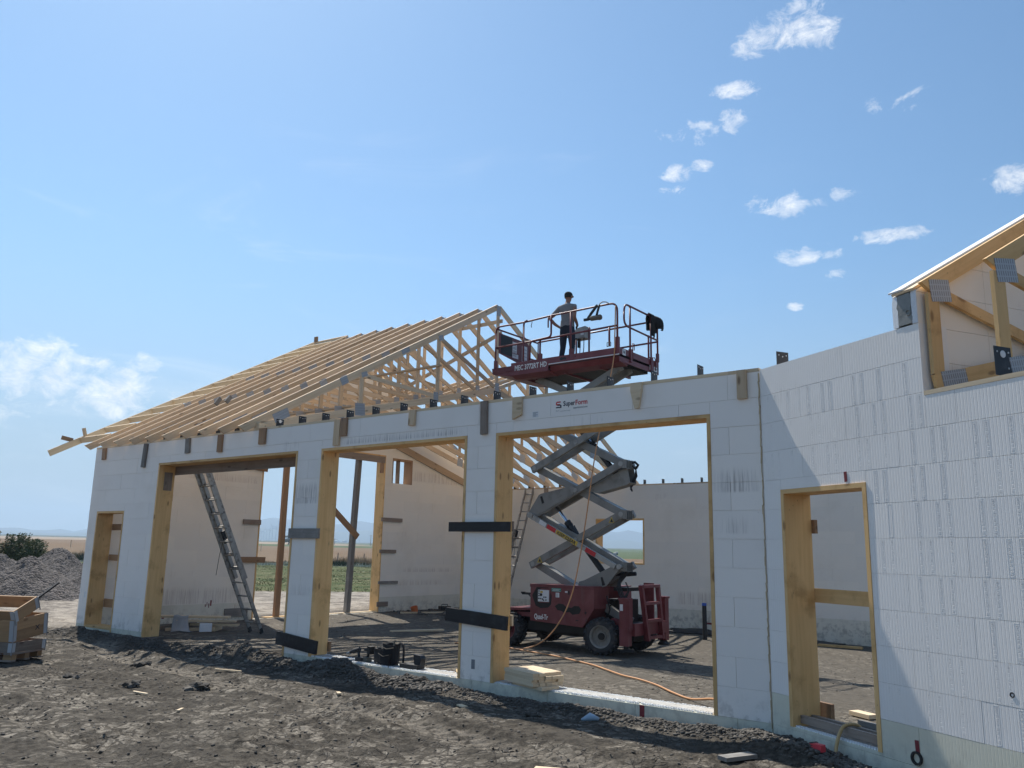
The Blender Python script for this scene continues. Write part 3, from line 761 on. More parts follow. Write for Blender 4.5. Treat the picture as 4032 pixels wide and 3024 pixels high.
for poly, mat in (([(5.245, 3.40), (5.395, 3.455), (5.40, 3.70), (5.245, 3.70)], 'wood_pale'), ([(7.115, 3.385), (7.17, 3.385), (7.21, 3.60), (7.215, 3.70), (7.065, 3.70), (7.06, 3.60)], 'wood_pale')):
    k = MB(); k.prism(poly, -0.042, -0.004, lambda u, w, t: (u, t, w)); k.build('timber_cleat', M[mat], front)
# boards tying the piers across the openings
def tie(x0, x1, z0, z1, y, mat, label, dz=0.0, th=0.038):
    o = beam('tie_board', (x0, y, (z0 + z1) / 2 + dz), (x1, y, (z0 + z1) / 2 - dz), th, z1 - z0, M[mat], front); o['label'] = label; return o
tie(4.17, 5.235, 1.915, 2.045, -0.024, 'wood_black', 'upper black tie board across the pier beside the lift')
tie(4.17, 5.225, 0.695, 0.87, -0.024, 'wood_black', 'lower black tie board across the pier beside the lift', 0.03)
tie(4.30, 5.00, 1.93, 2.065, T + 0.022, 'wood_old', 'brown tie board behind the upper black one')
tie(4.30, 5.02, 0.69, 0.83, T + 0.022, 'wood_pale', 'pale tie board behind the lower black one')
tie(0.63, 1.385, 1.80, 1.96, -0.024, 'wood_grey', 'weathered grey tie board across the middle pier')
tie(0.51, 1.51, 0.085, 0.285, -0.024, 'wood_black', 'black tie board low on the middle pier', 0.04)
tie(0.60, 1.385, 0.05, 0.20, T + 0.022, 'wood_brown', 'brown tie board low behind the middle pier')
tie(-3.95, 0.62, 3.03, 3.225, T + 0.025, 'wood_old', 'long weathered board under the head of the left opening')
o = beam('head_block', (-3.642, 0.20, 2.71), (-3.642, 0.20, 3.07), 0.016, 0.17, M['wood_old'], front, up=(0, 1, 0))
for z0, z1, mat in ((2.51, 2.65, 'wood_brown'), (1.88, 2.02, 'wood_grey'), (1.30, 1.385, 'wood_brown'), (0.675, 0.765, 'wood_grey'), (0.045, 0.18, 'black')):
    beam('tie_end', (-4.2, T + 0.026, (z0 + z1) / 2), (-3.735 + 0.03, T + 0.026, (z0 + z1) / 2), 0.038, z1 - z0, M[mat], front)
beam('door_tie', (-5.95, T + 0.03, 0.42), (-4.57, T + 0.03, 0.42), 0.038, 0.17, M['wood_brown'], front)
for zz in (2.0, 1.36): beam('door_tie', (-5.95, T + 0.03, zz), (-5.50, T + 0.03, zz), 0.038, 0.13, M['wood_brown'], front)
# maker's panel printed on the foam, with its emblem
def front_text(s, x, z, w, size, mat, name='lettering'):
    return text(name, s, size, M[mat], front, Matrix.Translation((x, -0.003, z)) @ Matrix.Rotation(math.pi / 2, 4, 'X'), width=w, extrude=0.0006)
k = MB(); k.box(5.893, 6.49, -0.0015, 0.0, 3.435, 3.655); k.build('printed_panel', M['sticker'], front)
front_text('Super', 6.05, 3.515, 0.185, 0.09, 'ink'); front_text('Form', 6.24, 3.515, 0.18, 0.09, 'ink_red')
front_text('superformicf.com', 6.205, 3.468, 0.215, 0.035, 'ink')
front_text('Follow us on', 5.937, 3.455, 0.05, 0.014, 'ink_grey'); front_text('superformicf', 6.0, 3.448, 0.16, 0.014, 'ink_grey')
def emblem(ox, oz, k, par, y=-0.0045):
    a = MB(); fn = lambda u, w, t: (ox + u * k, t, oz + w * k)
    a.prism([(0, .45), (0, .85), (.15, 1), (.85, 1), (.85, .82), (.25, .82), (.2, .77), (.2, .62), (.72, .62), (.72, .45)], y, y + .003, fn, 0)
    a.prism([(.25, .5), (.85, .5), (1, .36), (1, .0), (.82, 0), (0, 0), (0, .17), (.78, .17), (.8, .34), (.25, .34)], y, y + .0025, fn, 1)
    return a.build('emblem', [M['ink_red'], M['ink']], par)
emblem(5.937, 3.495, 0.085, front)
k = MB(); k.box(5.558, 5.653, -0.002, 0.0, 3.405, 3.48); k.build('sticker', M['sticker'], front)
k = MB()
for j in range(4): k.box(5.568, 5.568 + (0.075 if j % 2 else 0.05), -0.0035, -0.001, 3.418 + j * .015, 3.424 + j * .015)
k.build('print_line', M['ink_grey'], front)
for x0, z0 in ((-6.13, 0.53), (4.62, 0.14)):
    k = MB(); k.box(x0, x0 + 0.06, -0.002, 0.0, z0, z0 + 0.12); k.build('sticker', M['ink_grey'] if x0 > 0 else M['sticker'], front)
k = MB()
for zz in np.arange(-0.05, 3.6, 0.09):
    k.tube([(8.655 + rnd.uniform(-.006, .006), -0.004, zz), (8.655 + rnd.uniform(-.006, .006), -0.006, zz + 0.095)], 0.004 + rnd.uniform(0, .004), 6)
k.build('foam_seal', M['seal'], front)

# ---- gable wall (seen from inside)
WG = Matrix(((0, -1, 0, -6.0), (1, 0, 0, 0), (0, 0, 1, 0), (0, 0, 0, 1)))
roofline = lambda y: 3.75 + 0.565 * (y if y < 6.75 else 13.5 - y) - 0.235
GOP = [(4.08, 8.32, -0.10, 4.37), (8.60, 9.44, 3.585, 4.325)]
gable = wall('gable_wall', 'tall foam gable wall with a wide doorway and a small window', WG, 0.332, 13.158, -2 * COURSE,
             [lambda p: roofline(p[0]) - p[1]], GOP, M['foam_in'], M['foam_green_in'], lambda s: 0.31, offs=0.3, gap=0.0009)
buck(gable, WG, *GOP[0], M['wood_buck'], sill=False, thick=0.042)
buck(gable, WG, *GOP[1], M['wood_brown'], sill=False, thick=0.038)
beam('mullion', (8.98, 0.16, 3.585), (8.98, 0.16, 4.29), 0.038, 0.14, M['wood_old'], gable, up=(1, 0, 0), world=WG)
def gbeam(name, y0, z0, y1, z1, h, mat, off=-0.03, th=0.038):
    return beam(name, (y0, off, z0), (y1, off, z1), th, h, M[mat], gable, world=WG)
for y0, y1, z0, z1, mat in ((3.61, 4.12, 2.19, 2.31, 'wood_old'), (3.50, 4.33, 1.26, 1.40, 'wood_brown'), (3.30, 3.93, -0.01, 0.18, 'wood_grey'), (8.24, 9.07, 2.45, 2.56, 'wood_old'),
                            (8.23, 8.87, 1.55, 1.645, 'wood_old'), (8.24, 9.0, 0.675, 0.755, 'wood_grey'), (8.22, 8.64, 0.05, 0.18, 'wood_old')):
    gbeam('tie_board', y0, (z0 + z1) / 2, y1, (z0 + z1) / 2, z1 - z0, mat)
gbeam('head_board', 4.2, 4.23, 8.26, 4.23, 0.19, 'wood_old')
gbeam('head_block', 8.15, 3.84, 8.15, 4.13, 0.13, 'wood_brown')
gbeam('head_block', 3.6, 3.64, 4.2, 3.60, 0.15, 'wood_brown')
gbeam('ledger', 8.55, 4.765, 12.9, 3.435 + .095, 0.2, 'wood_ledger', th=0.05)
gbeam('ledger', 4.95, 4.765, 0.6, 3.53, 0.2, 'wood_ledger', th=0.05)
for (y, z, w, h) in ((2.93, 0.26, 0.035, 0.13), (2.88, 0.22, 0.02, 0.10), (2.83, 0.27, 0.015, 0.08), (2.79, 0.24, 0.02, 0.06), (1.75, 0.02, 0.06, 0.08), (2.2, -0.02, 0.35, 0.03)):
    beam('paint_mark', (y, -0.002, z), (y, -0.002, z + h), w, 0.003, M['paint_red'], gable, up=(0, 1, 0), world=WG)

# ---- back wall (seen from inside)
WB = Matrix.Translation((0, 13.16, 0))
BOP = [(-1.76, -0.09, 1.37, 2.705)]
back = wall('back_wall', 'long foam back wall with one square window opening', WB, -6.34, 12.4, -2 * COURSE - 0.12,
            [lambda p: 3.670 - p[1]], BOP, M['foam_in'], M['foam_green_in'], lambda s: 0.2, gap=0.0009)
buck(back, WB, *BOP[0], M['wood_buck'], thick=0.045)
x = -6.34
while x < 12.3:
    x2 = min(x + 3.66, 12.4); beam('top_plate', (x, 13.30, 3.689), (x2, 13.30, 3.689), 0.285, 0.038, M['wood_new'], back); x = x2
for i in range(-10, 19):
    xx = -0.106 + i * 0.6096
    if xx > -6.3: plate_on_wall(back, WB, xx, 0.02, HT, washer=(xx < -.5))
beam('timber_cleat', (-3.62, 13.135, 3.22), (-3.62, 13.135, 3.68), 0.038, 0.14, M['wood_old'], back, up=(1, 0, 0))
for (u, z, w, h) in ((2.2, -0.17, 0.9, 0.05), (6.6, -0.16, 0.5, 0.04), (7.4, -0.02, 0.05, 0.12)):
    beam('paint_mark', (u, -0.002, z), (u, -0.002, z + h), w, 0.003, M['paint_red'], back, up=(0, 1, 0), world=WB)

# ---- wing wall that bends towards the camera
WW = Matrix(((WD.x, WN.x, 0, WO.x), (WD.y, WN.y, 0, WO.y), (0, 0, 1, 0), (0, 0, 0, 1)))
WOP = [(0.28, 1.44, 0.03, 2.35)]
topw = lambda p: (3.685 if p[0] <= 2.15 else 3.042) - p[1]
wing = thing('wing_wall', 'grooved white foam wing wall with a narrow doorway, partly in sun', 'wall', world=WW)
def wing_blocks():
    n = 14
    for k in range(n):
        a = -2 * COURSE + k * COURSE; b = a + COURSE
        s = 0.012 - (0.0 if k % 2 else 0.61)
        while s < 5.2:
            p0, p1 = max(s, 0.012), min(s + 1.2192, 5.2); s += 1.2192
            if p1 - p0 < 0.02: continue
            parts = [(p0, p1, a, b)]
            for h in WOP + [(2.15, 9, 3.042, 9), (-1, 9, 3.685, 9)]: parts = [q for p in parts for q in rect_minus(p, h)]
            mb = MB()
            for (c0, c1, d0, d1) in parts:
                poly = [(c0, d0), (c1, d0), (c1, d1), (c0, d1)]; ins = inset(poly, 0.0014)
                m = 4; lay = [(ins, 0.0 if (c0, d0) != parts[0][::2] else rnd.uniform(-.0004, .0008)), (ins, 0.008), (poly, 0.008), (poly, T)]
                v = [(u, t, w) for pl, t in lay for (u, w) in pl]
                f = [(0, 1, 2, 3), (15, 14, 13, 12)]
                for l in range(3): f += [(l * m + i, (l + 1) * m + i, (l + 1) * m + (i + 1) % m, l * m + (i + 1) % m) for i in range(m)]
                mb.add(v, f)
            if not mb.v: continue
            g = b < 0.33
            blk = mb.build('foam_block', M['foam_green'] if g and p0 < 1.3 else (M['foam_wing'] if not g else M['foam_green']), wing)
            # raised lettering strips of the block
            if k >= 2 and a > 0.2:
                for u in (0.10, 0.305, 0.41, 0.71, 0.815, 1.02):
                    uu = s - 1.2192 + u + (0.03 if k % 3 else 0)
                    if uu < p0 + 0.01 or uu + 0.045 > p1: continue
                    zt = b - 0.012; zb = a + 0.012
                    if any(q[0] - 0.05 < uu < q[1] and q[2] < zt and q[3] > zb for q in WOP) or uu < 0.1: continue
                    if (uu > 2.1 and zt > 3.02) or zt > 3.67: continue
                    st = MB()
                    for e0, e1, g0, g1 in ((0, .045, zb, zb + .003), (0, .045, zt - .003, zt), (0, .003, zb, zt), (.042, .045, zb, zt)):
                        st.box(uu + e0, uu + e1, -0.0003, 0.001, g0, g1)
                    fr = st.build('raised_strip', M['foam_wing'] if not g else M['foam_green'], wing)
                    if p0 > 0.9 or zb > 2.3:
                        text('raised_lettering', 'superform superform', 0.04, M['foam_wing'], fr,
                             WW @ Matrix.Translation((uu + 0.034, -0.00015, zb + 0.012)) @ Matrix.Rotation(math.pi / 2, 4, 'X') @ Matrix.Rotation(math.pi / 2, 4, 'Z'), width=COURSE - 0.05, extrude=0.00015)
wing_blocks()
def wbeam(name, a, b, w, h, mat, up=(0, 0, 1), par=None):
    return beam(name, a, b, w, h, M[mat], par or wing, up=up, world=WW)
buck(wing, WW, *WOP[0], M['wood_buck'], sill=False, thick=0.045, proud=0.008)
k = MB(); k.box(0.33, 1.39, 0.06, 0.27, -0.02, 0.033); k.build('concrete_sill', M['concrete_pale'], wing, WW)
k = MB()
for yy in (0.012, 0.036, 0.275, 0.30):
    for u in np.arange(0.34, 1.38, 0.032): k.box(u, u + 0.02, yy, yy + 0.016, 0.01, 0.046)
tag(k.build('foam_stud', M['foam_rough'], wing, WW), kind='stuff')
wbeam('cross_rail', (0.20, T + 0.03, 1.285), (1.42, T + 0.03, 1.285), 0.038, 0.14, 'wood_buck')
wbeam('tie_block', (0.1, T + 0.028, 1.98), (0.37, T + 0.028, 1.98), 0.038, 0.14, 'wood_brown')
wbeam('sill_board', (0.33, 0.10, 0.10), (1.39, 0.10, 0.10), 0.038, 0.075, 'wood_old')
wbeam('sill_board', (0.33, 0.235, 0.10), (1.39, 0.235, 0.10), 0.038, 0.065, 'wood_old')
wbeam('sill_block', (0.10, T + 0.06, 0.14), (0.44, T + 0.06, 0.14), 0.04, 0.2, 'wood_brown')
wbeam('sill_block', (0.74, T + 0.10, 0.08), (1.30, T + 0.10, 0.08), 0.04, 0.14, 'wood_grey')
for a, b, w in (((1.20, -0.003, 2.37), (1.195, -0.003, 2.465), 0.035), ((1.82, -0.003, 0.10), (1.815, -0.003, 0.205), 0.04)):
    wbeam('paint_mark', a, b, w, 0.003, 'paint_red', up=(0, 1, 0))
k = MB(); k.lathe([(0.052, 0.05), (0.055, -0.02), (0.038, -0.02), (0.036, 0.06), (0.0, 0.06)], (1.81, 0, 0.065), (0, 1, 0), 20)
tag(k.build('conduit_stub', M['black'], wing, WW))
k = MB(); k.lathe([(0.018, 0.02), (0.02, -0.004), (0.013, -0.004), (0.0, 0.012)], (2.72, 0, 0.70), (0, 1, 0), 12); k.build('screw_hole', M['black'], wing, WW)
wbeam('top_plate', (2.155, 0.14, 3.061), (5.2, 0.14, 3.061), 0.285, 0.038, 'wood_pale')
plate_on_wall(wing, WW, 0.16, 0.12, 3.685, w=0.16, h=0.19)
plate_on_wall(wing, WW, 2.83, 0.012, 3.115, w=0.185, h=0.215, washer=True)
plate_on_wall(wing, WW, 3.44, 0.012, 3.115, w=0.185, h=0.215, washer=True)
# the gable that rises out of the wing wall, its concrete core cut open at the end
wg = thing('wing_gable_wall', 'sloping foam gable with a cut end that bares its grey concrete core', 'wall', world=WW)
fnS = lambda t, z, s: (s, t, z)
gz_top = lambda t: 3.985 + 0.585 * t
for (a, b, m, nm) in ((2.085, 2.148, 'foam_in', 'foam_panel'), (1.885, 1.94, 'foam', 'foam_panel')):
    zc = 3.05 if a > 2 else 3.688
    prev = zc
    for kk in range(1, 26):
        zt = 3.05 + kk * COURSE
        if zt <= prev: continue
        for t0, t1 in ((0.004, 0.85), (0.85, 2.07), (2.07, 3.29), (3.29, 4.6)):
            poly = clip_poly([(t0, prev), (t1, prev), (t1, zt), (t0, zt)], lambda p: gz_top(p[0]) - p[1])
            if len(poly) < 3: continue
            k = MB(); ins = inset(poly, 0.0016)
            if len(ins) < 3: continue
            k.prism(ins, a, b, fnS); k.build(nm, M[m], wg, WW)
        prev = zt
k = MB(); k.prism([(0.012, 3.70), (4.6, 3.70), (4.6, gz_top(4.6) - .03), (0.012, gz_top(0.012) - .02)], 1.943, 2.082, fnS); k.build('concrete_core', M['concrete'], wg, WW)
k = MB(); rr = random.Random(5)
out = [(1.94 + rr.uniform(-.008, .008), 3.70 + i * .028) for i in range(11)] + [(2.09 + rr.uniform(-.008, .008), 3.98 - i * .028) for i in range(11)]
k.prism(out, -0.006, 0.012, lambda u, w, t: (u, t, w)); k.lathe([(0.03, -.012), (0.024, -.016), (0.017, -.006), (0, -.004)], (2.06, 0, 3.80), (0, 1, 0), 14); k.build('core_face', M['concrete'], wg, WW)
k = MB(); k.prism([(1.884, 3.69), (1.94, 3.69), (1.945, 3.965), (1.93, 3.985), (1.90, 3.975), (1.884, 3.93)], -0.004, 0.004, lambda u, w, t: (u, t, w)); k.build('foam_edge', M['foam_rough'], wg, WW)
k = MB(); k.prism([(2.092, 3.69), (2.149, 3.69), (2.149, 3.99), (2.092, 3.985)], -0.004, 0.004, lambda u, w, t: (u, t, w)); k.build('foam_edge', M['foam_rough'], wg, WW)
wbeam('verge_board', (2.02, -0.02, gz_top(0) + .008), (2.02, 4.6, gz_top(4.6) + .008), 0.24, 0.022, 'wood_pale', par=wg)
wbeam('verge_foam', (1.95, -0.03, gz_top(0) + .028), (1.95, 4.6, gz_top(4.6) + .028), 0.15, 0.016, 'foam_rough', par=wg)
text('lettering', 'SuperForm', 0.075, M['ink'], wg, WW @ Matrix.Translation((2.150, 0.60, 3.262)) @ Matrix.Rotation(math.pi / 2, 4, 'Z') @ Matrix.Rotation(math.pi / 2, 4, 'X'), extrude=0.0006)
k = MB(); k.box(2.1485, 2.1505, 0.545, 0.575, 3.25, 3.32); k.build('emblem', M['ink_red'], wg, WW)

# ------------------------------------------------------------------ roof trusses of the garage
ORD = ['first', 'second', 'third', 'fourth', 'fifth', 'sixth', 'seventh', 'eighth', 'ninth', 'tenth', 'eleventh', 'twelfth']
RIDGE_Y, RIDGE_Z = 6.75, 7.722
tc = lambda y: 3.75 + 0.565 * ((y if y <= 6.75 else 13.5 - y) + 0.28)       # top edge of the top chord
bc = lambda y: 3.80 + 0.262 * ((y if y <= 6.75 else 13.5 - y) - 0.2)        # middle of the bottom chord
def make_truss():
    t = thing('roof_truss', 'x', 'roof truss', (-0.58, 0, 0), group='timber roof trusses over the garage')
    x = -0.58; mt = M['wood_new']; sl = math.atan(0.565); dz = 0.07 / math.cos(sl)
    TCN = 0.14
    for sg in (1, -1):
        yy = (lambda y: y) if sg > 0 else (lambda y: 13.5 - y)
        beam('top_chord', (x, yy(-0.28), tc(-0.28) - dz), (x, yy(6.75), tc(6.75) - dz), 0.038, TCN, mt, t, c0=-0.565 if sg > 0 else -0.565, c1=-0.565)
        beam('bottom_chord', (x, yy(0.10), bc(0.10)), (x, yy(6.75), bc(6.75)), 0.038, 0.14, mt, t, c1=-0.26)
        for y in (2.42, 4.65):
            beam('web', (x, yy(y), bc(y) + 0.05), (x, yy(y), tc(y) - 0.15), 0.037, 0.089, mt, t, up=(0, 1, 0))
        beam('web', (x, yy(2.50), tc(2.5) - 0.20), (x, yy(4.56), bc(4.56) + 0.09), 0.036, 0.089, mt, t)
        beam('web', (x, yy(4.74), tc(4.74) - 0.22), (x, yy(6.66), bc(6.66) + 0.10), 0.036, 0.089, mt, t)
        def pl(y, z, w, h, ang, nm='nail_plate'):
            Fm = Matrix.Translation((x + 0.0195, yy(y), z)) @ Matrix.Rotation(sg * ang, 4, 'X') @ Matrix(((0, 0, 1, 0), (1, 0, 0, 0), (0, 1, 0, 0), (0, 0, 0, 1)))
            b = MB(); b.box(-w / 2, w / 2, -h / 2, h / 2, 0, 0.0025); b.build(nm, M['plate'], t, Fm)
        pl(0.52, 4.02, 0.36, 0.17, 0.50); pl(1.95, tc(1.95) - .085, 0.19, 0.16, 0.51); pl(2.47, tc(2.47) - .16, 0.16, 0.10, 0.40)
        pl(2.40, bc(2.40) + .03, 0.26, 0.25, 0.1); pl(4.70, tc(4.70) - .17, 0.15, 0.12, 0.35); pl(4.60, bc(4.60) + .06, 0.15, 0.22, 0.1)
        if sg > 0: pl(3.6, tc(3.6) - .07, 0.26, 0.10, 0.515)
    beam('web', (x, 6.75, bc(6.75) + 0.05), (x, 6.75, tc(6.75) - 0.17), 0.037, 0.089, mt, t, up=(0, 1, 0))
    for z, h in ((RIDGE_Z - .19, 0.26), (bc(6.75) + .05, 0.27)):
        Fm = Matrix.Translation((x + 0.0197, 6.75, z)) @ Matrix(((0, 0, 1, 0), (1, 0, 0, 0), (0, 1, 0, 0), (0, 0, 0, 1)))
        b = MB(); b.box(-0.075, 0.075, -h / 2, h / 2, 0, 0.003); b.build('nail_plate', M['plate'], t, Fm)
    return t
truss0 = make_truss()
TX = [-0.58 - 0.6225 * i for i in range(10)]
for i, x in enumerate(TX):
    o = truss0 if i == 0 else copy_tree(truss0, Matrix.Translation((x, 0, 0)))
    o['label'] = 'timber roof truss, %s from the lift end of the row' % ORD[i] if i < 9 else 'timber roof truss standing against the gable, farthest from the lift'
    if i == 0: o['label'] = 'timber roof truss nearest the scissor lift, its webs in full view'
# bracing nailed across the trusses
def brace(p0, p1, label, w=0.038, h=0.089, mat='wood_new', up=(0, 0, 1)):
    return tag(beam('lateral_brace', p0, p1, w, h, M[mat], up=up), label, 'brace', 'braces nailed across the trusses')
brace((-0.45, 4.60, 5.72), (-6.2, 4.60, 5.72), 'long level brace halfway up the truss webs', 0.089, 0.038)
brace((-0.5, 6.82, 7.28), (-6.2, 6.82, 7.28), 'level brace just below the ridge of the trusses')
brace((-0.52, 6.83, 6.98), (-4.4, 6.83, 5.75), 'sloping brace across the middle webs near the lift')
brace((-2.4, 6.83, 5.75), (-6.0, 6.83, 7.1), 'sloping brace across the middle webs near the gable')
brace((-0.6, 8.75, 5.55), (-6.2, 8.75, 5.55), 'level brace on the far side of the trusses', 0.089, 0.038)
brace((-0.9, 2.50, 4.52), (-6.2, 2.50, 4.52), 'level brace low behind the front slope', 0.089, 0.038)
# gable overhang: fly rafter with lookouts
fly = thing('roof_overhang', 'pale timber overhang frame past the gable end, with fly rafter', 'overhang', (-7.63, 0, 3.7))
dzf = 0.08
for sg in (1, -1):
    yy = (lambda y: y) if sg > 0 else (lambda y: 13.5 - y)
    beam('fly_rafter', (-7.63, yy(-0.44), tc(-0.44) - dzf + .03), (-7.63, yy(6.75), tc(6.75) - dzf + .03), 0.038, 0.14, M['wood_pale'], fly, c1=-0.565)
    n = 13
    for j in range(n):
        y = 0.22 + j * 0.545
        F = Matrix.Translation((-7.61, yy(y), tc(y) - dzf + .028)) @ Matrix.Rotation(sg * math.atan(0.565), 4, 'X')
        o = bpy.data.objects.new('lookout', beam_mesh(1.40, 0.038, 0.13, M['wood_pale'])); COL.objects.link(o); parent_to(o, fly, F)
beam('block', (-7.66, 0.06, tc(0.06) + .02), (-7.76, -0.16, tc(-.1) + .16), 0.06, 0.09, M['wood_brown'], fly)
beam('block', (-7.60, 0.30, tc(0.30) + .0), (-7.60, 0.24, tc(0.30) + .19), 0.05, 0.09, M['wood_new'], fly, up=(1, 0, 0))
beam('ridge_block', (-7.63, 6.75, RIDGE_Z - .05), (-7.63, 6.75, RIDGE_Z + .16), 0.05, 0.13, M['wood_brown'], fly, up=(1, 0, 0))
for x in (-3.69, -3.30):
    tag(beam('scrap_block', (x - .2, 1.25, tc(1.25) + (.02 if x < -3.5 else .035)), (x - .2, 1.35, tc(1.35) + .12), 0.05, 0.09, M['wood_grey']),
        'small grey block lying on the rafters, the %s of two' % ('left' if x < -3.5 else 'right'), 'block')
tag(beam('scrap_block', (-0.72, 0.10, 3.76), (-0.48, 0.10, 3.76), 0.2, 0.10, M['wood_pale']), 'pale offcut on the wall top beside the last rafter', 'block')

# ------------------------------------------------------------------ trusses of the wing
def wing_truss(s, label, t0):
    r = thing('wing_truss', label, 'roof truss', world=WW @ Matrix.Translation((s, 0, 3.08)), group='trusses of the wing roof')
    mt = M['wood_buck']
    top = lambda t: 4.105 + 0.585 * (t - 0.10)
    P = lambda t, z: (s, t, z)
    def wb(nm, a, b, w, h, **k): return beam(nm, a, b, w, h, mt, r, world=WW, **k)
    wb('top_chord', P(t0, top(t0) - .085), P(4.2, top(4.2) - .085), 0.038, 0.14, c0=-0.585)
    wb('heel_web', P(t0 + .065, 3.225), P(t0 + .065, top(t0) - .13), 0.0375, 0.125, up=(0, 1, 0))
    wb('bottom_chord', P(t0 + .02, 3.15), P(4.2, 3.15 + .26 * 4.1), 0.038, 0.14)
    wb('web', P(t0 + .13, 3.975), P(1.55, 3.60), 0.036, 0.10)
    wb('web', P(1.62, 3.58), P(1.62, top(1.62) - .16), 0.036, 0.089, up=(0, 1, 0))
    for t, z, w, h, a in ((t0 + .15, 3.985, 0.24, 0.20, 0.12), (t0 + .24, 3.20, 0.30, 0.16, .2)):
        Fm = WW @ Matrix.Translation((s + 0.0195, t, z)) @ Matrix.Rotation(a, 4, 'X') @ Matrix(((0, 0, 1, 0), (1, 0, 0, 0), (0, 1, 0, 0), (0, 0, 0, 1)))
        b = MB(); b.box(-w / 2, w / 2, -h / 2, h / 2, 0, 0.003); b.build('nail_plate', M['plate'], r, Fm)
wing_truss(2.20, 'wing roof truss set tight against the foam gable', 0.06)
wing_truss(2.81, 'wing roof truss standing free behind the black hanger plate', 0.09)

# ------------------------------------------------------------------ scissor lift
LZ = -0.245
lift = thing('scissor_lift', 'red rough-terrain scissor lift raised high inside the garage', 'scissor lift', (2.2, 6.1, LZ))
IM = Matrix.Identity(4)
def LB(name, fn, mat, par=None, smooth=False):
    b = MB(); fn(b); return b.build(name, mat, par or lift, IM, smooth)
def wheel(cx, cz, y, out, rim_mat, steer=0.0):
    """wheel on the y axis; `out` = -1 for the near side"""
    R_, Wd = 0.355, 0.29
    Wm = Matrix.Translation((cx, y, cz)) @ Matrix.Rotation(steer, 4, 'Z')
    h = bpy.data.objects.new('wheel', None); COL.objects.link(h); parent_to(h, lift, Wm)
    b = MB(); a = Wd / 2
    b.lathe([(0.205, -a + .02), (0.215, -a), (0.285, -a), (0.325, -a + .035), (0.335, 0), (0.325, a - .035), (0.285, a), (0.215, a), (0.205, a - .02), (0.205, -a + .02)], (0, 0, 0), (0, 1, 0), 36)
    for j in range(18):
        for sg in (-1, 1):
            t = 2 * math.pi * (j + (0.5 if sg > 0 else 0)) / 18
            for q in range(3):
                ta = t + q * 0.085; y0 = sg * (0.005 + q * 0.046); rr = 0.352 - (0.014 if q == 2 else 0)
                Fm = Matrix.Rotation(-ta, 4, 'Y') @ Matrix.Translation((rr - 0.014, y0 + sg * .022, 0)) @ Matrix.Rotation(sg * 0.55, 4, 'X')
                b.box(-0.026, 0.016, -0.030, 0.030, -0.019, 0.019, M=Fm)
    b.build('tyre', M['black_rubber'], h, Wm)
    b = MB(); o = out
    b.lathe([(0.215, o * a * .98), (0.205, o * (a - .01)), (0.19, o * (a - .02)), (0.178, o * .03), (0.10, o * .025), (0.085, o * .055), (0.0, o * .055)][::(1 if o > 0 else -1)], (0, 0, 0), (0, 1, 0), 28)
    for j in range(8):
        t = 2 * math.pi * j / 8
        b.lathe([(0.012, o * .03), (0.012, o * .05), (0.0, o * .05)], (0.128 * math.cos(t), 0, 0.128 * math.sin(t)), (0, 1, 0), 6)
    b.build('rim', rim_mat, h, Wm)
    b = MB(); b.lathe([(0.07, o * .05), (0.062, o * .09), (0.0, o * .09)], (0, 0, 0), (0, 1, 0), 14); b.build('hub', M['dark_steel'], h, Wm)
wheel(3.25, LZ + .352, 5.46, -1, M['rim_grey'], 0.22); wheel(1.02, LZ + .352, 5.46, -1, M['red'])
wheel(3.27, LZ + .352, 6.80, 1, M['rim_grey'], 0.22); wheel(1.04, LZ + .352, 6.80, 1, M['red'])
LB('chassis', lambda b: (b.box(0.75, 3.75, 5.80, 6.50, 0.02, 0.34), b.box(0.9, 1.15, 5.6, 6.7, 0.03, 0.20), b.box(3.13, 3.38, 5.6, 6.7, 0.03, 0.20), b.box(1.4, 3.0, 5.55, 6.7, 0.10, 0.27)), M['dark_steel'])
def cover(b):
    p = [(1.585, 0.30), (2.86, 0.245), (3.11, 0.60), (3.11, 1.0), (3.09, 1.02), (1.60, 1.005), (1.585, 0.985)]
    b.prism(p, 5.37, 5.93, lambda u, w, t: (u, t, w))
cov = LB('engine_cover', cover, M['red_cover'])
LB('cover_lid', lambda b: (b.box(1.575, 3.115, 5.36, 5.94, 1.0, 1.028), b.box(1.575, 3.115, 5.362, 5.368, 0.965, 1.0)), M['red_tube'], cov)
LB('worn_patch', lambda b: (b.prism([(1.63 + .0, .80), (1.72, .60), (1.84, .555), (2.03, .575), (2.10, .64), (2.115, .80), (2.09, .88), (2.06, .67), (1.80, .66), (1.77, .90), (1.85, .945), (2.06, .95), (1.96, .99), (1.75, .975)][::-1], 5.3665, 5.3695, lambda u, w, t: (u, t, w)),
                            b.prism([(2.20, .615), (2.26, .54), (2.36, .53), (2.42, .50), (2.55, .52), (2.62, .47), (2.78, .50), (2.82, .58), (2.77, .64), (2.66, .64), (2.60, .60), (2.47, .61), (2.40, .66), (2.29, .67)], 5.3665, 5.3695, lambda u, w, t: (u, t, w))), M['dark_steel'], cov)
cp = LB('control_panel', lambda b: (b.box(1.785, 2.055, 5.355, 5.37, 0.685, 0.915), b.box(1.792, 2.048, 5.3525, 5.355, 0.692, 0.908)), M['sticker'], cov)
LB('button', lambda b: [b.lathe([(0.0, 0.0), (r, 0.0), (r, -.01), (0.0, -.012)], (x, 5.354, z), (0, 1, 0), 12) for x, z, r in ((1.865, .82, .030), (1.815, .89, .014), (1.815, .845, .014), (1.815, .80, .014), (1.815, .745, .016), (1.86, .745, .014), (1.905, .735, .016), (1.94, .775, .014), (1.985, .775, .014), (1.93, .715, .014), (1.99, .72, .014))], M['black'], cp)
LB('label_plate', lambda b: b.box(1.845, 1.905, 5.350, 5.354, .855, .895), M['sticker_yellow'], cp)
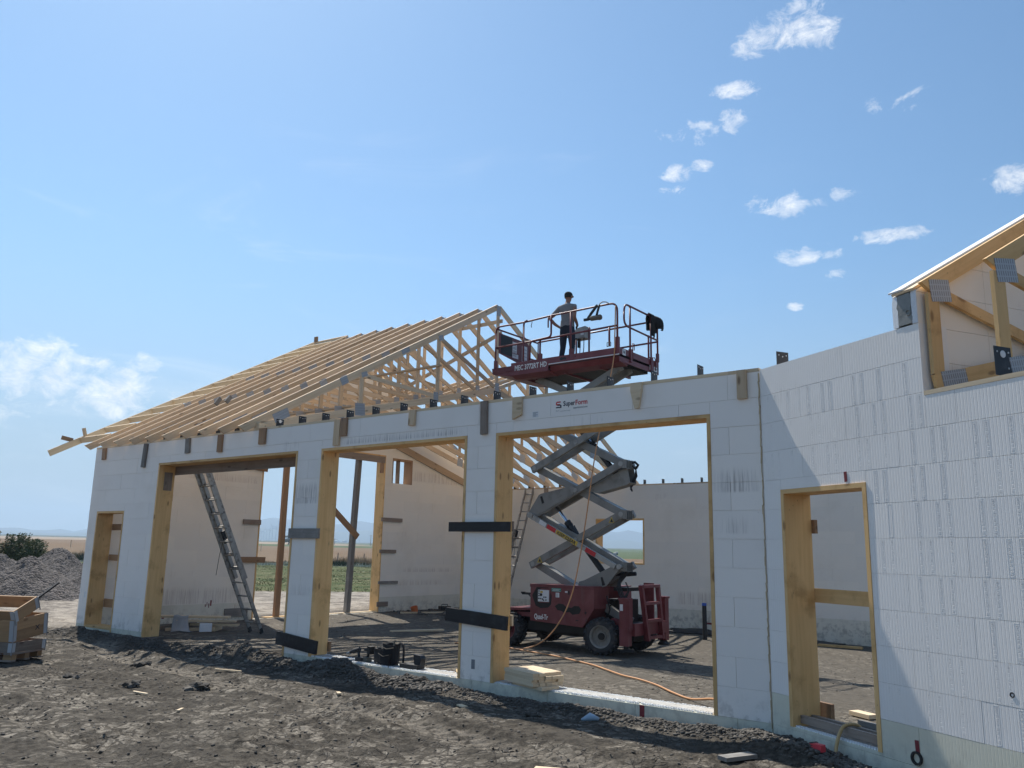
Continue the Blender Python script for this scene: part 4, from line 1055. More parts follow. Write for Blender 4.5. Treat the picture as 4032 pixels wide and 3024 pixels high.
LB('sticker', lambda b: b.box(2.11, 2.345, 5.366, 5.37, 0.895, 0.965), M['sticker_green'], cov)
LB('print_line', lambda b: [b.box(2.125 + .02 * (j % 2), 2.33 - .03 * (j % 2), 5.3645, 5.367, .905 + j * .018, .912 + j * .018) for j in range(3)], M['sticker'], cov)
LB('sticker', lambda b: (b.box(2.215, 2.30, 5.366, 5.37, 0.785, 0.875), b.box(2.44, 2.50, 5.366, 5.37, 0.885, 0.915)), M['sticker'], cov)
LB('print_line', lambda b: [b.box(2.225, 2.28 - .012 * (j % 2), 5.3645, 5.367, .795 + j * .018, .802 + j * .018) for j in range(4)], M['ink_grey'], cov)
LB('latch', lambda b: (b.box(2.52, 2.545, 5.36, 5.37, 0.85, 0.93), b.box(2.70, 2.76, 5.36, 5.37, 0.36, 0.375)), M['black'], cov)
text('lettering', 'Quad-Tr', 0.14, M['white'], cov, Matrix.Translation((1.69, 5.366, 0.345)) @ Matrix.Rotation(0.02, 4, 'Y') @ Matrix.Rotation(math.pi / 2, 4, 'X'), width=0.34, extrude=0.002)
LB('towing_handle', lambda b: (b.box(1.31, 1.585, 5.44, 5.48, 0.80, 0.845), b.box(1.30, 1.36, 5.42, 5.50, 0.82, 0.855), b.tube([(1.45, 5.46, 0.82), (1.585, 5.46, 0.72)], 0.012)), M['black'])
LB('fender', lambda b: (b.prism([(0.55, 0.44), (1.585, 0.50), (1.585, 0.54), (0.9, 0.525), (0.55, 0.46)], 5.42, 6.85, lambda u, w, t: (u, t, w)), b.box(0.55, 1.585, 5.5, 6.75, 0.36, 0.45)), M['red'])
LB('far_cover', lambda b: (b.box(1.6, 3.05, 6.45, 6.93, 0.30, 1.02), b.box(3.52, 3.74, 6.60, 6.64, 0.20, 1.10)), M['red'])
LB('axle_guard', lambda b: b.prism([(3.15, 0.34), (3.40, 0.45), (3.62, 0.40), (3.66, 0.22), (3.4, 0.27)], 5.60, 5.68, lambda u, w, t: (u, t, w)), M['red'])
LB('corner_post', lambda b: (b.box(3.68, 3.86, 5.37, 5.52, -0.03, 0.80), b.box(3.665, 3.88, 5.36, 5.53, 0.80, 0.845), b.box(3.86, 3.89, 5.38, 5.51, 0.26, 0.80)), M['red'])
LB('corner_post', lambda b: (b.box(3.70, 3.88, 6.83, 6.98, -0.01, 0.80), b.box(3.69, 3.90, 6.82, 6.99, 0.80, 0.84)), M['red'])
LB('outrigger_foot', lambda b: (b.lathe([(0.0, 0), (0.17, 0), (0.17, 0.025), (0.05, 0.04), (0.05, 0.12), (0.0, 0.12)], (3.78, 5.45, -0.13), (0, 0, 1), 16), b.lathe([(0.0, 0), (0.12, 0), (0.12, 0.02), (0.05, 0.1), (0.0, 0.1)], (3.80, 6.9, -0.10), (0, 0, 1), 14)), M['dark_steel'])
LB('sticker', lambda b: b.box(3.695, 3.76, 5.365, 5.37, 0.61, 0.73), M['sticker'])
LB('rear_bumper', lambda b: (b.box(3.84, 3.93, 5.52, 6.83, 0.15, 0.375), b.box(3.83, 3.95, 6.03, 6.10, 0.03, 0.375)), M['red'])
def ladder_frame(b):
    for y0, y1 in ((5.70, 5.92), (6.36, 6.50)):
        F, L = frame_along((3.985, y1, 0.05), (3.985 - .02, y0, 1.085), (1, 0, 0)); b.box(0, L, -0.035, 0.035, -0.04, 0.04, M=F)
    for z in (0.10, 0.415, 0.74, 1.06):
        k = (z - .05) / 1.035
        F, L = frame_along((3.98, 5.92 - .22 * k, z), (3.98, 6.50 - .14 * k, z)); b.box(0, L, -0.035, 0.035, -0.028, 0.028, M=F)
LB('entry_ladder', ladder_frame, M['red'])
# scissor arms
XL, XR = 1.385, 3.53
LV = [0.41, 1.42, 2.43, 3.43, 4.43, 5.40]
def arm(name, p0, p1, y, h, w, mat, ext=0.08):
    a, b_ = V((p0[0], y, p0[1])), V((p1[0], y, p1[1])); d = (b_ - a).normalized()
    o = beam(name, a - d * ext, b_ + d * ext, w, h, mat, lift)
    return o
A1, A2 = M['arm_grey'], M['arm_pale']
for k in range(5):
    zl, zr = LV[k], LV[k + 1]
    xt = 3.48 if k == 4 else XR
    for y, m in ((5.735, A1), (6.10, A1)):
        arm('scissor_arm', (XL if k else 1.75, zl), (xt, zr), y, 0.140, 0.075, m)
    arm('scissor_arm', (XR, zl), (XL, zr), 5.92, 0.145, 0.20, A1)
    # centre pin
    LB('pin', lambda b: b.lathe([(0.0, 0), (0.045, 0), (0.045, 0.02), (0.03, 0.02), (0.03, 0.45), (0.045, 0.45), (0.045, 0.47), (0, 0.47)], ((XL + XR) / 2 + (.1 if k == 0 else 0), 5.68, (zl + zr) / 2), (0, 1, 0), 14), A2)
# slim front arm with the warning stripe
slim = beam('warning_arm', (1.27, 5.655, 2.455), (3.43, 5.655, 1.415), 0.05, 0.10, A2, lift)
Fs, Ls = frame_along((1.27, 5.655, 2.455), (3.43, 5.655, 1.415))
def on_slim(b, u0, u1): b.box(u0, u1, -0.0275, -0.0255, -0.045, 0.045, M=Fs)
for u0, u1, m in ((0.36, 0.55, 'sticker'), (0.58, 0.82, 'ink_red'), (0.84, 1.42, 'sticker_yellow'), (1.44, 1.62, 'arm_pale'), (1.64, 1.90, 'ink_red')):
    LB('stripe', lambda b: on_slim(b, u0, u1), M[m], slim)
text('lettering', 'KEEP CLEAR', 0.09, M['ink'], slim, Fs @ Matrix.Translation((0.88, -0.028, -0.033)) @ Matrix.Rotation(math.pi / 2, 4, 'X'), width=0.50, extrude=0.001)
for k in range(1, 5):
    for x in (XL, XR):
        y0 = 5.60 if (k, x) in ((2, XL), (1, XR)) else 5.69
        LB('pin', lambda b: b.lathe([(0.0, 0), (0.05, 0), (0.05, 0.03), (0.034, 0.03), (0.034, 6.15 - y0), (0, 6.15 - y0)], (x, y0, LV[k]), (0, 1, 0), 16), A2)
for k in (1, 2, 3):
    LB('end_box', lambda b: [b.box(XR + .02, XR + .13, y, y + .012, LV[k] - .10, LV[k] + .08) for y in (5.70, 5.775, 5.84, 5.92)] + [b.box(XR + .02, XR + .125, 5.70, 5.92, LV[k] - .10, LV[k] - .09), b.box(XR - .01, XR + .10, 5.712, 5.908, LV[k] + .068, LV[k] + .078)], A1)
fy = lambda u, w, t: (u, t, w)
LB('gusset', lambda b: (b.prism([(1.25, 2.47), (1.53, 2.86), (1.60, 2.885), (2.36, 3.02), (2.46, 2.98), (2.40, 2.86), (1.42, 2.40)], 5.685, 5.70, fy), b.prism([(1.25, 2.47), (1.53, 2.86), (1.60, 2.885), (2.36, 3.02), (2.46, 2.98), (2.40, 2.86), (1.42, 2.40)], 6.14, 6.155, fy),
                        b.prism([(1.53, 2.86), (1.60, 2.885), (2.36, 3.02), (2.36, 3.005), (1.60, 2.87), (1.53, 2.845)], 5.70, 6.14, fy)), A1)
for y0_ in (5.80, 6.06): LB('gusset', lambda b: b.prism([(3.62, 3.37), (3.68, 3.06), (3.62, 3.02), (2.92, 2.865), (2.60, 2.93)], y0_, y0_ + .015, fy), A1)
LB('gusset_web', lambda b: b.prism([(3.68, 3.06), (3.62, 3.02), (2.92, 2.865), (2.92, 2.88), (3.62, 3.035), (3.665, 3.07)], 5.815, 6.06, fy), A1)
for y0_ in (5.66, 6.14): LB('gusset', lambda b: b.prism([(3.46, 1.47), (3.50, 1.36), (3.22, 1.04), (3.12, 1.01), (2.55, 1.03), (2.58, 1.10), (2.70, 1.13)], y0_, y0_ + .015, fy), A1)
LB('slot_plate', lambda b: (b.prism([(3.09, 1.20), (3.13, 1.21), (3.19, 1.06), (3.13, 1.04)], 5.652, 5.66, fy), b.prism([(1.57, 2.82), (1.62, 2.83), (1.67, 2.69), (1.62, 2.67)], 5.675, 5.685, fy)), M['dark_steel'])
LB('warning_label', lambda b: [b.prism([(x, z), (x + .14, z), (x + .07, z + .125)], 5.694, 5.6975, fy) for x, z in ((3.25, 2.26), (1.50, 1.45))], M['sticker_yellow'])
LB('warning_symbol', lambda b: [b.prism([(x + .035, z + .018), (x + .105, z + .018), (x + .07, z + .085)], 5.691, 5.6942, fy) for x, z in ((3.25, 2.26), (1.50, 1.45))], M['ink'])
def cyl(b, p0, p1, r, n=14): b.tube([p0, p1], r, n)
cy = LB('lift_cylinder', lambda b: (cyl(b, (3.10, 5.93, 1.16), (2.12, 5.93, 2.27), 0.062), cyl(b, (2.17, 5.93, 2.215), (2.10, 5.93, 2.295), 0.075)), M['black'])
LB('piston_rod', lambda b: cyl(b, (2.12, 5.93, 2.27), (1.70, 5.93, 2.74), 0.037), M['chrome'], cy)
LB('cylinder_hose', lambda b: b.tube([(2.9, 6.04, 1.33), (2.5, 6.03, 1.80), (2.25, 6.02, 2.17), (2.20, 6.04, 2.23)], 0.012, 6), M['black'], cy)
cy = LB('lift_cylinder', lambda b: (cyl(b, (3.34, 5.93, 3.20), (2.70, 5.93, 3.93), 0.06), cyl(b, (2.60, 5.93, 4.04), (2.46, 5.93, 4.20), 0.075)), M['black'])
LB('piston_rod', lambda b: cyl(b, (2.70, 5.93, 3.93), (2.2, 5.93, 4.5), 0.037), M['chrome'], cy)
LB('hydraulic_hose', lambda b: [b.tube([(3.60, 5.95 + .04 * j, 3.42), (3.72, 5.98, 3.36 - .02 * j), (3.69 + .02 * j, 6.0, 3.20), (3.58, 6.0, 3.02 - .04 * j), (3.62, 6.0, 2.9)], 0.014, 6) for j in range(3)] +
   [b.tube([(3.55, 5.95, 3.46), (3.70, 5.98, 3.48), (3.76, 6.0, 3.42), (3.70, 6.02, 3.36)], 0.028, 8)], M['black'])
LB('hydraulic_hose', lambda b: [b.tube([(3.62, 5.8 + .05 * j, 1.34), (3.45, 5.8, 1.22 - .03 * j), (3.40 + .03 * j, 5.75, 1.02), (3.48 + .05 * j, 5.72, 0.86 - .04 * j), (3.62 - .02 * j, 5.74, 0.82), (3.66, 5.78, 0.98), (3.56, 5.82, 1.12)], 0.012, 6) for j in range(4)] + [b.tube([(3.3, 5.9, 1.27), (3.55, 5.92, 1.27), (3.72, 5.95, 1.29)], 0.04, 8)], M['black'])
LB('hose_block', lambda b: (b.box(3.02, 3.45, 5.95, 6.5, 0.34, 0.78), b.box(3.30, 3.60, 5.8, 6.4, .95, 1.02), b.tube([(3.1, 5.9, .3), (3.15, 5.85, .62), (3.4, 5.8, .8), (3.55, 5.9, .5), (3.6, 6.0, .3)], .016, 6), b.tube([(3.2, 5.7, .35), (3.3, 5.66, .6), (3.2, 5.7, .85)], .014, 6)), M['dark_steel'])
# platform
PX0, PX1, PY0, PY1 = 0.965, 3.72, 5.35, 7.00
DK = 5.605
plat = LB('platform', lambda b: (b.box(PX0, PX1, PY0 + .012, PY1, DK - .05, DK), b.box(1.2, 3.6, 5.62, 6.73, 5.44, DK - .05)), M['dark_steel'])
LB('toe_board', lambda b: (b.box(PX0, PX1, PY0, PY0 + .012, 5.60, 5.738), b.box(PX0, 1.98, PY0 - .004, PY0, 5.455, 5.732), b.box(PX1 - .012, PX1, PY0 + .012, PY1, 5.45, 5.738), b.box(PX0, PX1, PY1 - .012, PY1, 5.60, 5.738)), M['red'], plat)
LB('edge_strip', lambda b: b.box(1.98, PX1, PY0 - .006, PY0, 5.583, 5.602), M['sticker'], plat)
LB('side_skirt', lambda b: (b.prism([(PY0 + .002, 5.583), (PY0 + .10, 5.45), (PY0 + .36, 5.41), (PY0 + .36, 5.45), (PY0 + .12, 5.50), (PY0 + .04, 5.583)], 1.98, PX1 - .02, lambda u, w, t: (t, u, w)),
                            b.prism([(PY0 + .002, 5.455), (PY0 + .20, 5.40), (PY0 + .36, 5.40), (PY0 + .36, 5.44), (PY0 + .05, 5.47)], PX0, 1.98, lambda u, w, t: (t, u, w))), M['red'], plat)
LB('deck_rib', lambda b: [b.prism([(PY0 + .03, 5.56), (PY0 + .30, 5.43), (PY0 + .30, 5.56)], x, x + .05, lambda u, w, t: (t, u, w)) for x in (1.25, 1.75, 2.25, 2.75, 3.25)] + [b.box(x, x + .05, 5.6, 6.8, 5.40, 5.56) for x in (1.3, 2.2, 3.1)], M['red'], plat)
text('lettering', 'MEC 3772RT HD', 0.16, M['white'], plat, Matrix.Translation((1.075, PY0 - .006, 5.555)) @ Matrix.Rotation(math.pi / 2, 4, 'X'), width=0.86, extrude=0.0015)
LB('worn_patch', lambda b: (b.prism([(2.26, 5.67), (2.30, 5.63), (2.38, 5.655), (2.42, 5.64), (2.44, 5.67), (2.40, 5.70), (2.35, 5.69), (2.31, 5.71)], PY0 - .003, PY0, fy), b.lathe([(0, 0), (.014, 0), (.014, -.003), (0, -.003)], (2.66, PY0, 5.68), (0, 1, 0), 10)), M['black'], plat)
LB('sticker', lambda b: (b.box(PX1, PX1 + .003, 5.47, 5.60, 5.60, 5.725),), M['sticker'], plat)
LB('sticker', lambda b: (b.box(PX1, PX1 + .003, 6.60, 6.72, 5.50, 5.60), b.box(PX1, PX1 + .003, 6.78, 6.93, 5.485, 5.60)), M['sticker'], plat)
LB('sticker_print', lambda b: (b.box(PX1 + .002, PX1 + .005, 5.50, 5.57, 5.64, 5.69), b.box(PX1 + .002, PX1 + .005, 6.81, 6.90, 5.53, 5.57)), M['ink_grey'], plat)
ext = LB('extension_deck', lambda b: (b.box(0.42, 1.0, PY0 + .01, PY1 - .02, 5.60, 5.665), b.prism([(0.42, 5.60), (0.445, 5.54), (1.0, 5.44), (1.0, 5.60)], PY0 + .02, PY1 - .04, fy), b.box(0.43, 1.0, PY0 - .004, PY0 + .01, 5.565, 5.585)), M['red'])
LB('deck_edge', lambda b: b.box(0.42, 0.965, PY0 - .002, PY0 + .03, 5.666, 5.676), M['red_tube'], ext)
# guard rails
def rail(name, paths, r=0.021, mat='red_tube', par=None):
    def fn(b):
        for p in paths: b.tube(p, r, 8)
    return LB(name, fn, M[mat], par or lift, True)
def arc(p, q, c, n=5):
    """rounded corner from p to q around corner point c"""
    p, q, c = V(p), V(q), V(c); return [tuple((1 - t) ** 2 * p + 2 * t * (1 - t) * c + t * t * q) for t in (i / n for i in range(n + 1))]
yN, yF = PY0 + .02, PY1 - .02
RT, RM = 6.665, 6.18
rail('guard_rail', [[(0.50, yN, 5.66), (0.50, yN, 6.50)] + arc((0.50, yN, 6.50), (0.62, yN, RT - .03), (0.50, yN, RT - .04)) + [(1.30, yN, RT - .035), (2.04, yN, RT), (3.48, yN, RT + .015)] + arc((3.50, yN, RT + .015), (3.665, yN, 6.50), (3.665, yN, RT + .01)) + [(3.665, yN, 5.72)],
                    [(0.50, yN, 6.155), (1.45, yN, 6.165), (3.665, yN, 6.20)]])
for pth_ in [[(2.53, yN, 5.72), (2.53, yN, RT)], [(1.735, yN, 5.72), (1.735, yN, 6.17)], [(3.475, yN, 5.80), (3.475, yN, 6.19)]]: rail('rail_post', [pth_], 0.022)
for bx in ((2.50, 2.585, yN - .02, yN + .05, 5.738, 5.86), (1.70, 1.775, yN - .02, yN + .04, 5.738, 5.86), (3.63, 3.70, yN - .02, yN + .04, 5.738, 5.96), (0.47, 0.53, yN - .02, yN + .04, 5.66, 5.85)): LB('post_socket', lambda b: b.box(*bx), M['red'])
rail('latch_loop', [[(3.44, yN - .03, 5.78), (3.44, yN - .03, 5.86), (3.53, yN - .03, 5.86), (3.53, yN - .03, 5.78), (3.44, yN - .03, 5.78)]], 0.008, 'dark_steel')
rail('gate_rail', [[(1.305, yN - .03, 5.74), (1.305, yN - .03, 6.55)] + arc((1.305, yN - .03, 6.55), (1.40, yN - .03, RT - .02), (1.305, yN - .03, RT - .02)),
                   [(2.045, yN - .03, RT), (2.045, yN - .03, 6.27)] + arc((2.045, yN - .03, 6.27), (1.97, yN - .03, 6.185), (2.045, yN - .03, 6.19)) + [(1.60, yN - .03, 6.165)] + arc((1.58, yN - .03, 6.165), (1.485, yN - .03, 6.06), (1.485, yN - .03, 6.16)) + [(1.485, yN - .03, 5.74)]])
rail('hanging_pin', [[(1.965, yN - .03, RT - .03), (1.965, yN - .03, 6.40)]], 0.016)
rail('tie_strap', [[(1.52, yN - .025, 6.63), (1.53, yN - .03, 6.58), (1.51, yN - .03, 6.52), (1.515, yN - .03, 6.47)]], 0.008, 'black')
# end rails on the right, far rails, left end with its panel
xR = PX1 - .01
rail('guard_rail', [[(xR, 5.56, 6.50)] + arc((xR, 5.56, 6.50), (xR, 5.70, 6.70), (xR, 5.56, 6.70)) + [(xR, yF - .12, 6.69)] + arc((xR, yF - .12, 6.69), (xR, yF, 6.56), (xR, yF, 6.69)) + [(xR, yF, 5.72)], [(xR, 5.56, 6.52), (xR, 5.56, 6.38)] + arc((xR, 5.56, 6.38), (xR, 5.72, 6.24), (xR, 5.57, 6.25)) + [(xR, yF, 6.22)],
                    [(xR, 5.80, 5.60), (xR, 5.80, 6.69)], [(xR + .015, 6.66, 5.55), (xR + .015, 6.66, 6.69)], [(xR + .015, 6.55, 5.74), (xR + .015, 6.55, 6.24)]])
rail('grab_loop', [[(xR + .02, 5.87, 5.58), (xR + .02, 5.87, 5.92), (xR + .02, 5.93, 5.92), (xR + .02, 5.93, 5.78)], [(xR + .02, 6.72, 5.52), (xR + .02, 6.72, 5.78), (xR + .02, 6.80, 5.80), (xR + .02, 6.84, 5.76), (xR + .02, 6.84, 5.52)]], 0.010)
for bx in ((xR - .02, xR + .035, 5.765, 5.835, 5.50, 5.78), (xR, xR + .045, 6.62, 6.70, 5.45, 5.78), (xR - .02, xR + .03, yF - .05, yF + .02, 5.738, 5.92)): LB('post_socket', lambda b: b.box(*bx), M['red'])
rail('guard_rail', [[(0.50, yF, 5.66), (0.50, yF, RT - .04), (3.70, yF, RT)], [(0.50, yF, 6.16), (3.70, yF, 6.19)], [(1.6, yF, 5.70), (1.6, yF, RT)], [(2.7, yF, 5.70), (2.7, yF, RT)]])
rail('guard_rail', [[(0.50, yN, 6.60), (0.50, yF, 6.60)], [(0.50, yN, 6.155), (0.50, yF, 6.155)]])
pn = LB('rail_panel', lambda b: (b.prism([(PY0 + .10, 6.52), (PY0 + .10, 6.05), (6.55, 5.90), (6.62, 5.95), (6.62, 6.42), (6.5, 6.5)], 0.515, 0.53, lambda u, w, t: (t, u, w))), M['red'])
LB('black_panel', lambda b: b.box(0.531, 0.534, PY0 + .16, 5.92, 6.06, 6.49), M['black'], pn)
LB('sticker', lambda b: (b.box(0.531, 0.5345, 5.94, 6.16, 6.04, 6.14), b.box(0.531, 0.5345, 5.94, 6.10, 6.16, 6.42), b.box(0.531, 0.5345, 6.30, 6.50, 6.02, 6.40)), M['sticker'], pn)
LB('print_line', lambda b: [b.box(0.534, 0.5365, 5.96 if j % 3 else 6.32, 6.08 if j % 3 else 6.48, 6.06 + j * .028, 6.07 + j * .028) for j in range(12)], M['ink_grey'], pn)
# controller on its bracket at the far rail
K = -0.49
cb = LB('controller', lambda b: (b.box(2.29 + K, 2.60 + K, 6.55, 6.80, 6.43, 6.62), b.prism([(2.29 + K, 6.62), (2.60 + K, 6.62), (2.60 + K, 6.70), (2.38 + K, 6.68)], 6.57, 6.80, fy), b.box(2.44 + K, 2.60 + K, 6.54, 6.55, 6.45, 6.61)), M['arm_pale'])
LB('joystick_guard', lambda b: (b.tube([(2.30 + K, 6.56, 6.5), (2.23 + K, 6.50, 6.44), (2.31 + K, 6.5, 6.40), (2.40 + K, 6.54, 6.43)], 0.012, 6), b.box(2.40 + K, 2.45 + K, 6.56, 6.62, 6.22, 6.44)), M['dark_steel'], cb)
LB('sticker', lambda b: b.box(2.5 + K, 2.585 + K, 6.536, 6.541, 6.49, 6.59), M['sticker'], cb)
rail('bracket_rail', [[(2.61 + K, 6.72, 6.70), (2.61 + K, 6.72, 6.1)] + arc((2.61 + K, 6.72, 6.1), (2.45 + K, 6.72, 5.93), (2.61 + K, 6.72, 5.93)) + [(2.2 + K, 6.72, 5.90)]])
LB('control_cable', lambda b: (b.tube([(2.45 + K, 6.6, 6.3), (2.44 + K, 6.6, 6.1), (2.42 + K, 6.62, 5.8)], 0.010, 6), b.tube([(2.55 + K, 6.6, 6.43), (2.56 + K, 6.58, 6.2), (2.52 + K, 6.6, 5.95), (2.5 + K, 6.62, 5.8)], 0.010, 6)), M['black'], cb)

# ------------------------------------------------------------------ the worker on the platform
def skin_mesh(name, joints, edges, root, levels=2):
    """joints: name -> (position, radius or (rx, ry))"""
    names = list(joints); idx = {n: i for i, n in enumerate(names)}
    me = bpy.data.meshes.new(name); me.from_pydata([joints[n][0] for n in names], [(idx[a], idx[b]) for a, b in edges], [])
    ob = bpy.data.objects.new(name, me); COL.objects.link(ob)
    md = ob.modifiers.new('s', 'SKIN'); md.use_smooth_shade = True
    for n in names:
        r = joints[n][1]; sv = me.skin_vertices[0].data[idx[n]]
        sv.radius = (r, r) if not isinstance(r, tuple) else r
        sv.use_root = (n == root)
    su = ob.modifiers.new('u', 'SUBSURF'); su.levels = levels; su.render_levels = levels
    bpy.context.view_layer.update()
    out = bpy.data.meshes.new_from_object(ob.evaluated_get(bpy.context.evaluated_depsgraph_get()))
    bpy.data.objects.remove(ob); out.name = name
    out.polygons.foreach_set('use_smooth', [True] * len(out.polygons))
    return out
def build_person():
    F = V((-0.12, 0.99, 0)).normalized(); R_ = V((F.y, -F.x, 0))
    base = V((2.0, 6.02, DK))
    Wp = Matrix(((R_.x, F.x, 0, base.x), (R_.y, F.y, 0, base.y), (0, 0, 1, base.z), (0, 0, 0, 1)))   # x to his right, y ahead
    p = thing('person', 'worker in black cap, torn grey t-shirt and dark jeans, hand on hip', 'person', world=Wp)
    J = {'pelvis': ((0, 0, .93), (.155, .115)), 'waist': ((0, .0, 1.08), (.145, .105)), 'chest': ((0, .0, 1.27), (.165, .115)), 'upper': ((0, -.01, 1.39), (.15, .095)), 'neck0': ((0, -.01, 1.475), .062), 'neck': ((0.005, .01, 1.545), .055)}
    E = [('pelvis', 'waist'), ('waist', 'chest'), ('chest', 'upper'), ('upper', 'neck0'), ('neck0', 'neck')]
    for s, sg in (('l', -1), ('r', 1)):
        lean = 0.0 if sg > 0 else -.02
        J.update({'hip' + s: ((sg * .095, .0, .86), .098), 'thigh' + s: ((sg * .105 + lean * .3, .02, .68), .088), 'knee' + s: ((sg * .11 + lean * .6, .03, .49), .066), 'calf' + s: ((sg * .115 + lean, .0, .34), .064), 'ankle' + s: ((sg * .12 + lean, -.02, .10), .048)})
        E += [('pelvis', 'hip' + s), ('hip' + s, 'thigh' + s), ('thigh' + s, 'knee' + s), ('knee' + s, 'calf' + s), ('calf' + s, 'ankle' + s)]
    J.update({'sl': ((-.185, -.02, 1.405), .066), 'al': ((-.285, -.07, 1.28), .055), 'el': ((-.375, -.13, 1.165), .044), 'fl': ((-.30, -.02, 1.05), .037), 'wl': ((-.215, .075, .985), .028), 'hl': ((-.175, .115, .965), (.024, .036)),
              'sr': ((.185, -.02, 1.405), .066), 'ar': ((.215, -.08, 1.27), .052), 'er': ((.225, -.11, 1.13), .044), 'fr': ((.21, .02, 1.06), .037), 'wr': ((.17, .16, 1.01), .028), 'hr': ((.14, .20, 1.0), (.024, .036))})
    E += [('upper', 'sl'), ('sl', 'al'), ('al', 'el'), ('el', 'fl'), ('fl', 'wl'), ('wl', 'hl'), ('upper', 'sr'), ('sr', 'ar'), ('ar', 'er'), ('er', 'fr'), ('fr', 'wr'), ('wr', 'hr')]
    # fingers, each a short chain rooted in the palm
    for s, c, d, th in (('l', V((-.175, .115, .965)), V((.45, .82, -.35)).normalized(), V((-.6, .45, .6)).normalized()), ('r', V((.14, .20, 1.0)), V((-.75, .62, -.2)).normalized(), V((.1, .6, .8)).normalized())):
        side = V((0, 0, 1)).cross(d).normalized(); up = d.cross(side)
        for k, (off, L) in enumerate(((.026, .062), (.009, .072), (-.009, .068), (-.025, .054))):
            a = c + up * off + d * .03; b_ = a + d * L * .55 + side * .004; e = b_ + d * L * .40 - side * .02
            for nm, q, r in (('a', a, .0105), ('b', b_, .0095), ('c', e, .008)): J['f%s%d%s' % (s, k, nm)] = (tuple(q), r)
            E += [('h' + s, 'f%s%da' % (s, k)), ('f%s%da' % (s, k), 'f%s%db' % (s, k)), ('f%s%db' % (s, k), 'f%s%dc' % (s, k))]
        a = c + th * .025; b_ = a + (th * .7 + d * .5).normalized() * .034
        J['t' + s + 'a'] = (tuple(a), .012); J['t' + s + 'b'] = (tuple(b_), .0095); E += [('h' + s, 't' + s + 'a'), ('t' + s + 'a', 't' + s + 'b')]
    # head with chin, nose and ears
    J.update({'jaw': ((0.01, .035, 1.60), (.068, .075)), 'skull': ((.012, .022, 1.675), (.082, .098)), 'crown': ((.012, .015, 1.735), (.070, .085))})
    E += [('neck', 'jaw'), ('jaw', 'skull'), ('skull', 'crown')]
    me = skin_mesh('person_body', J, E, 'pelvis')
    for m in ('skin', 'shirt', 'jeans'): me.materials.append(M[m])
    for f in me.polygons:
        c = f.center; ax = abs(c.x)
        if c.z < 1.0 and (ax < .20 or c.z < .90) and not (c.y > .09 and c.z > .93): mi = 2
        elif c.z < 1.0 and ax < .16: mi = 2
        elif c.z < 1.50 and ax < .185: mi = 1 if not (c.y > .13) else 0
        elif c.x < -.17 and c.z > 1.235: mi = 1
        elif c.x > .17 and c.z > 1.385: mi = 1
        else: mi = 0
        f.material_index = mi
    o = bpy.data.objects.new('body', me); COL.objects.link(o); parent_to(o, p, Wp)
    b = MB()
    hc = V((.012, .02, 1.70))
    for t in range(7):
        pass
    prof = [(0.098 * math.cos(a), 0.078 * math.sin(a)) for a in np.linspace(0, math.pi / 2, 7)]
    b.lathe([(0.099, -.012)] + prof, tuple(hc), (0, 0, 1), 20)
    b.v = [((x - hc.x) * .93 + hc.x, (y - hc.y) * 1.10 + hc.y, z) for x, y, z in b.v]
    k = [(-.075, .085), (-.05, .15), (0, .178), (.05, .15), (.075, .085)]
    b.prism(k, 1.692, 1.700, lambda u, w, t: (u + hc.x, w + hc.y + .01, t - w * .12 + .012))
    b.build('cap', M['black_cloth'], p, Wp, True)
    b = MB(); b.lathe([(.079, 0), (.086, .02), (.088, .055), (.084, .07)], (hc.x, hc.y - .012, 1.625), (0, 0, 1), 18)
    b.v = [((x - hc.x) * .98 + hc.x, min(y, hc.y + .045), z) for x, y, z in b.v]; b.build('hair', M['hair'], p, Wp, True)
    b = MB()
    for sg in (-1, 1): b.lathe([(0, -.006), (.028, -.004), (.032, .006), (.018, .010), (0, .006)], (hc.x + sg * .083, hc.y, 1.655), (sg, -.25, 0), 10)
    b.prism([(-.012, .0), (.012, 0), (.006, .032), (-.006, .032)], .095, .128, lambda u, w, t: (hc.x + u, t, 1.645 + w)); b.build('ears_and_nose', M['skin'], p, Wp, True)
    b = MB()
    for sg in (-1, 1): b.lathe([(0, 0), (.010, 0), (.009, .004), (0, .006)], (hc.x + sg * .032, .108, 1.683), (0, 1, 0), 8)
    b.box(hc.x - .024, hc.x + .024, .088, .104, 1.612, 1.619); b.build('eyes_and_mouth', M['hair'], p, Wp)
    b = MB()
    for sg in (-1, 1): b.tube([(hc.x + sg * .088, -.02, 1.678), (hc.x + sg * .084, .09, 1.682)], .004, 5)
    b.build('glasses', M['black'], p, Wp)
    for sg in (-1, 1):
        b = MB(); x = sg * .12 - (.02 if sg < 0 else 0)
        b.prism([(-.10, 0), (.19, 0), (.20, .035), (.12, .065), (.03, .10), (.02, .17), (-.085, .17), (-.10, .06)], x - .05, x + .05, lambda u, w, t: (t, u - .02, w)); b.build('boot', M['hair'], p, Wp)
    b = MB(); b.lathe([(.152, 0), (.156, 0), (.156, .04), (.152, .04)], (0, 0, .985), (0, 0, 1), 20); b.v = [(x, y * .76, z) for x, y, z in b.v]; b.build('belt', M['black'], p, Wp)
    # ragged hem of the shirt
    b = MB(); n = 22; rr = random.Random(3); vs = []
    for j in range(n):
        t = 2 * math.pi * j / n; vs.append((.158 * math.cos(t), .122 * math.sin(t), 1.10)); vs.append((.168 * math.cos(t), .132 * math.sin(t), .955 + rr.uniform(-.02, .02)))
    b.add(vs, [(2 * j, (2 * j + 2) % (2 * n), (2 * j + 3) % (2 * n), 2 * j + 1) for j in range(n)]); b.build('shirt_hem', M['shirt'], p, Wp, True)
    return p
build_person()

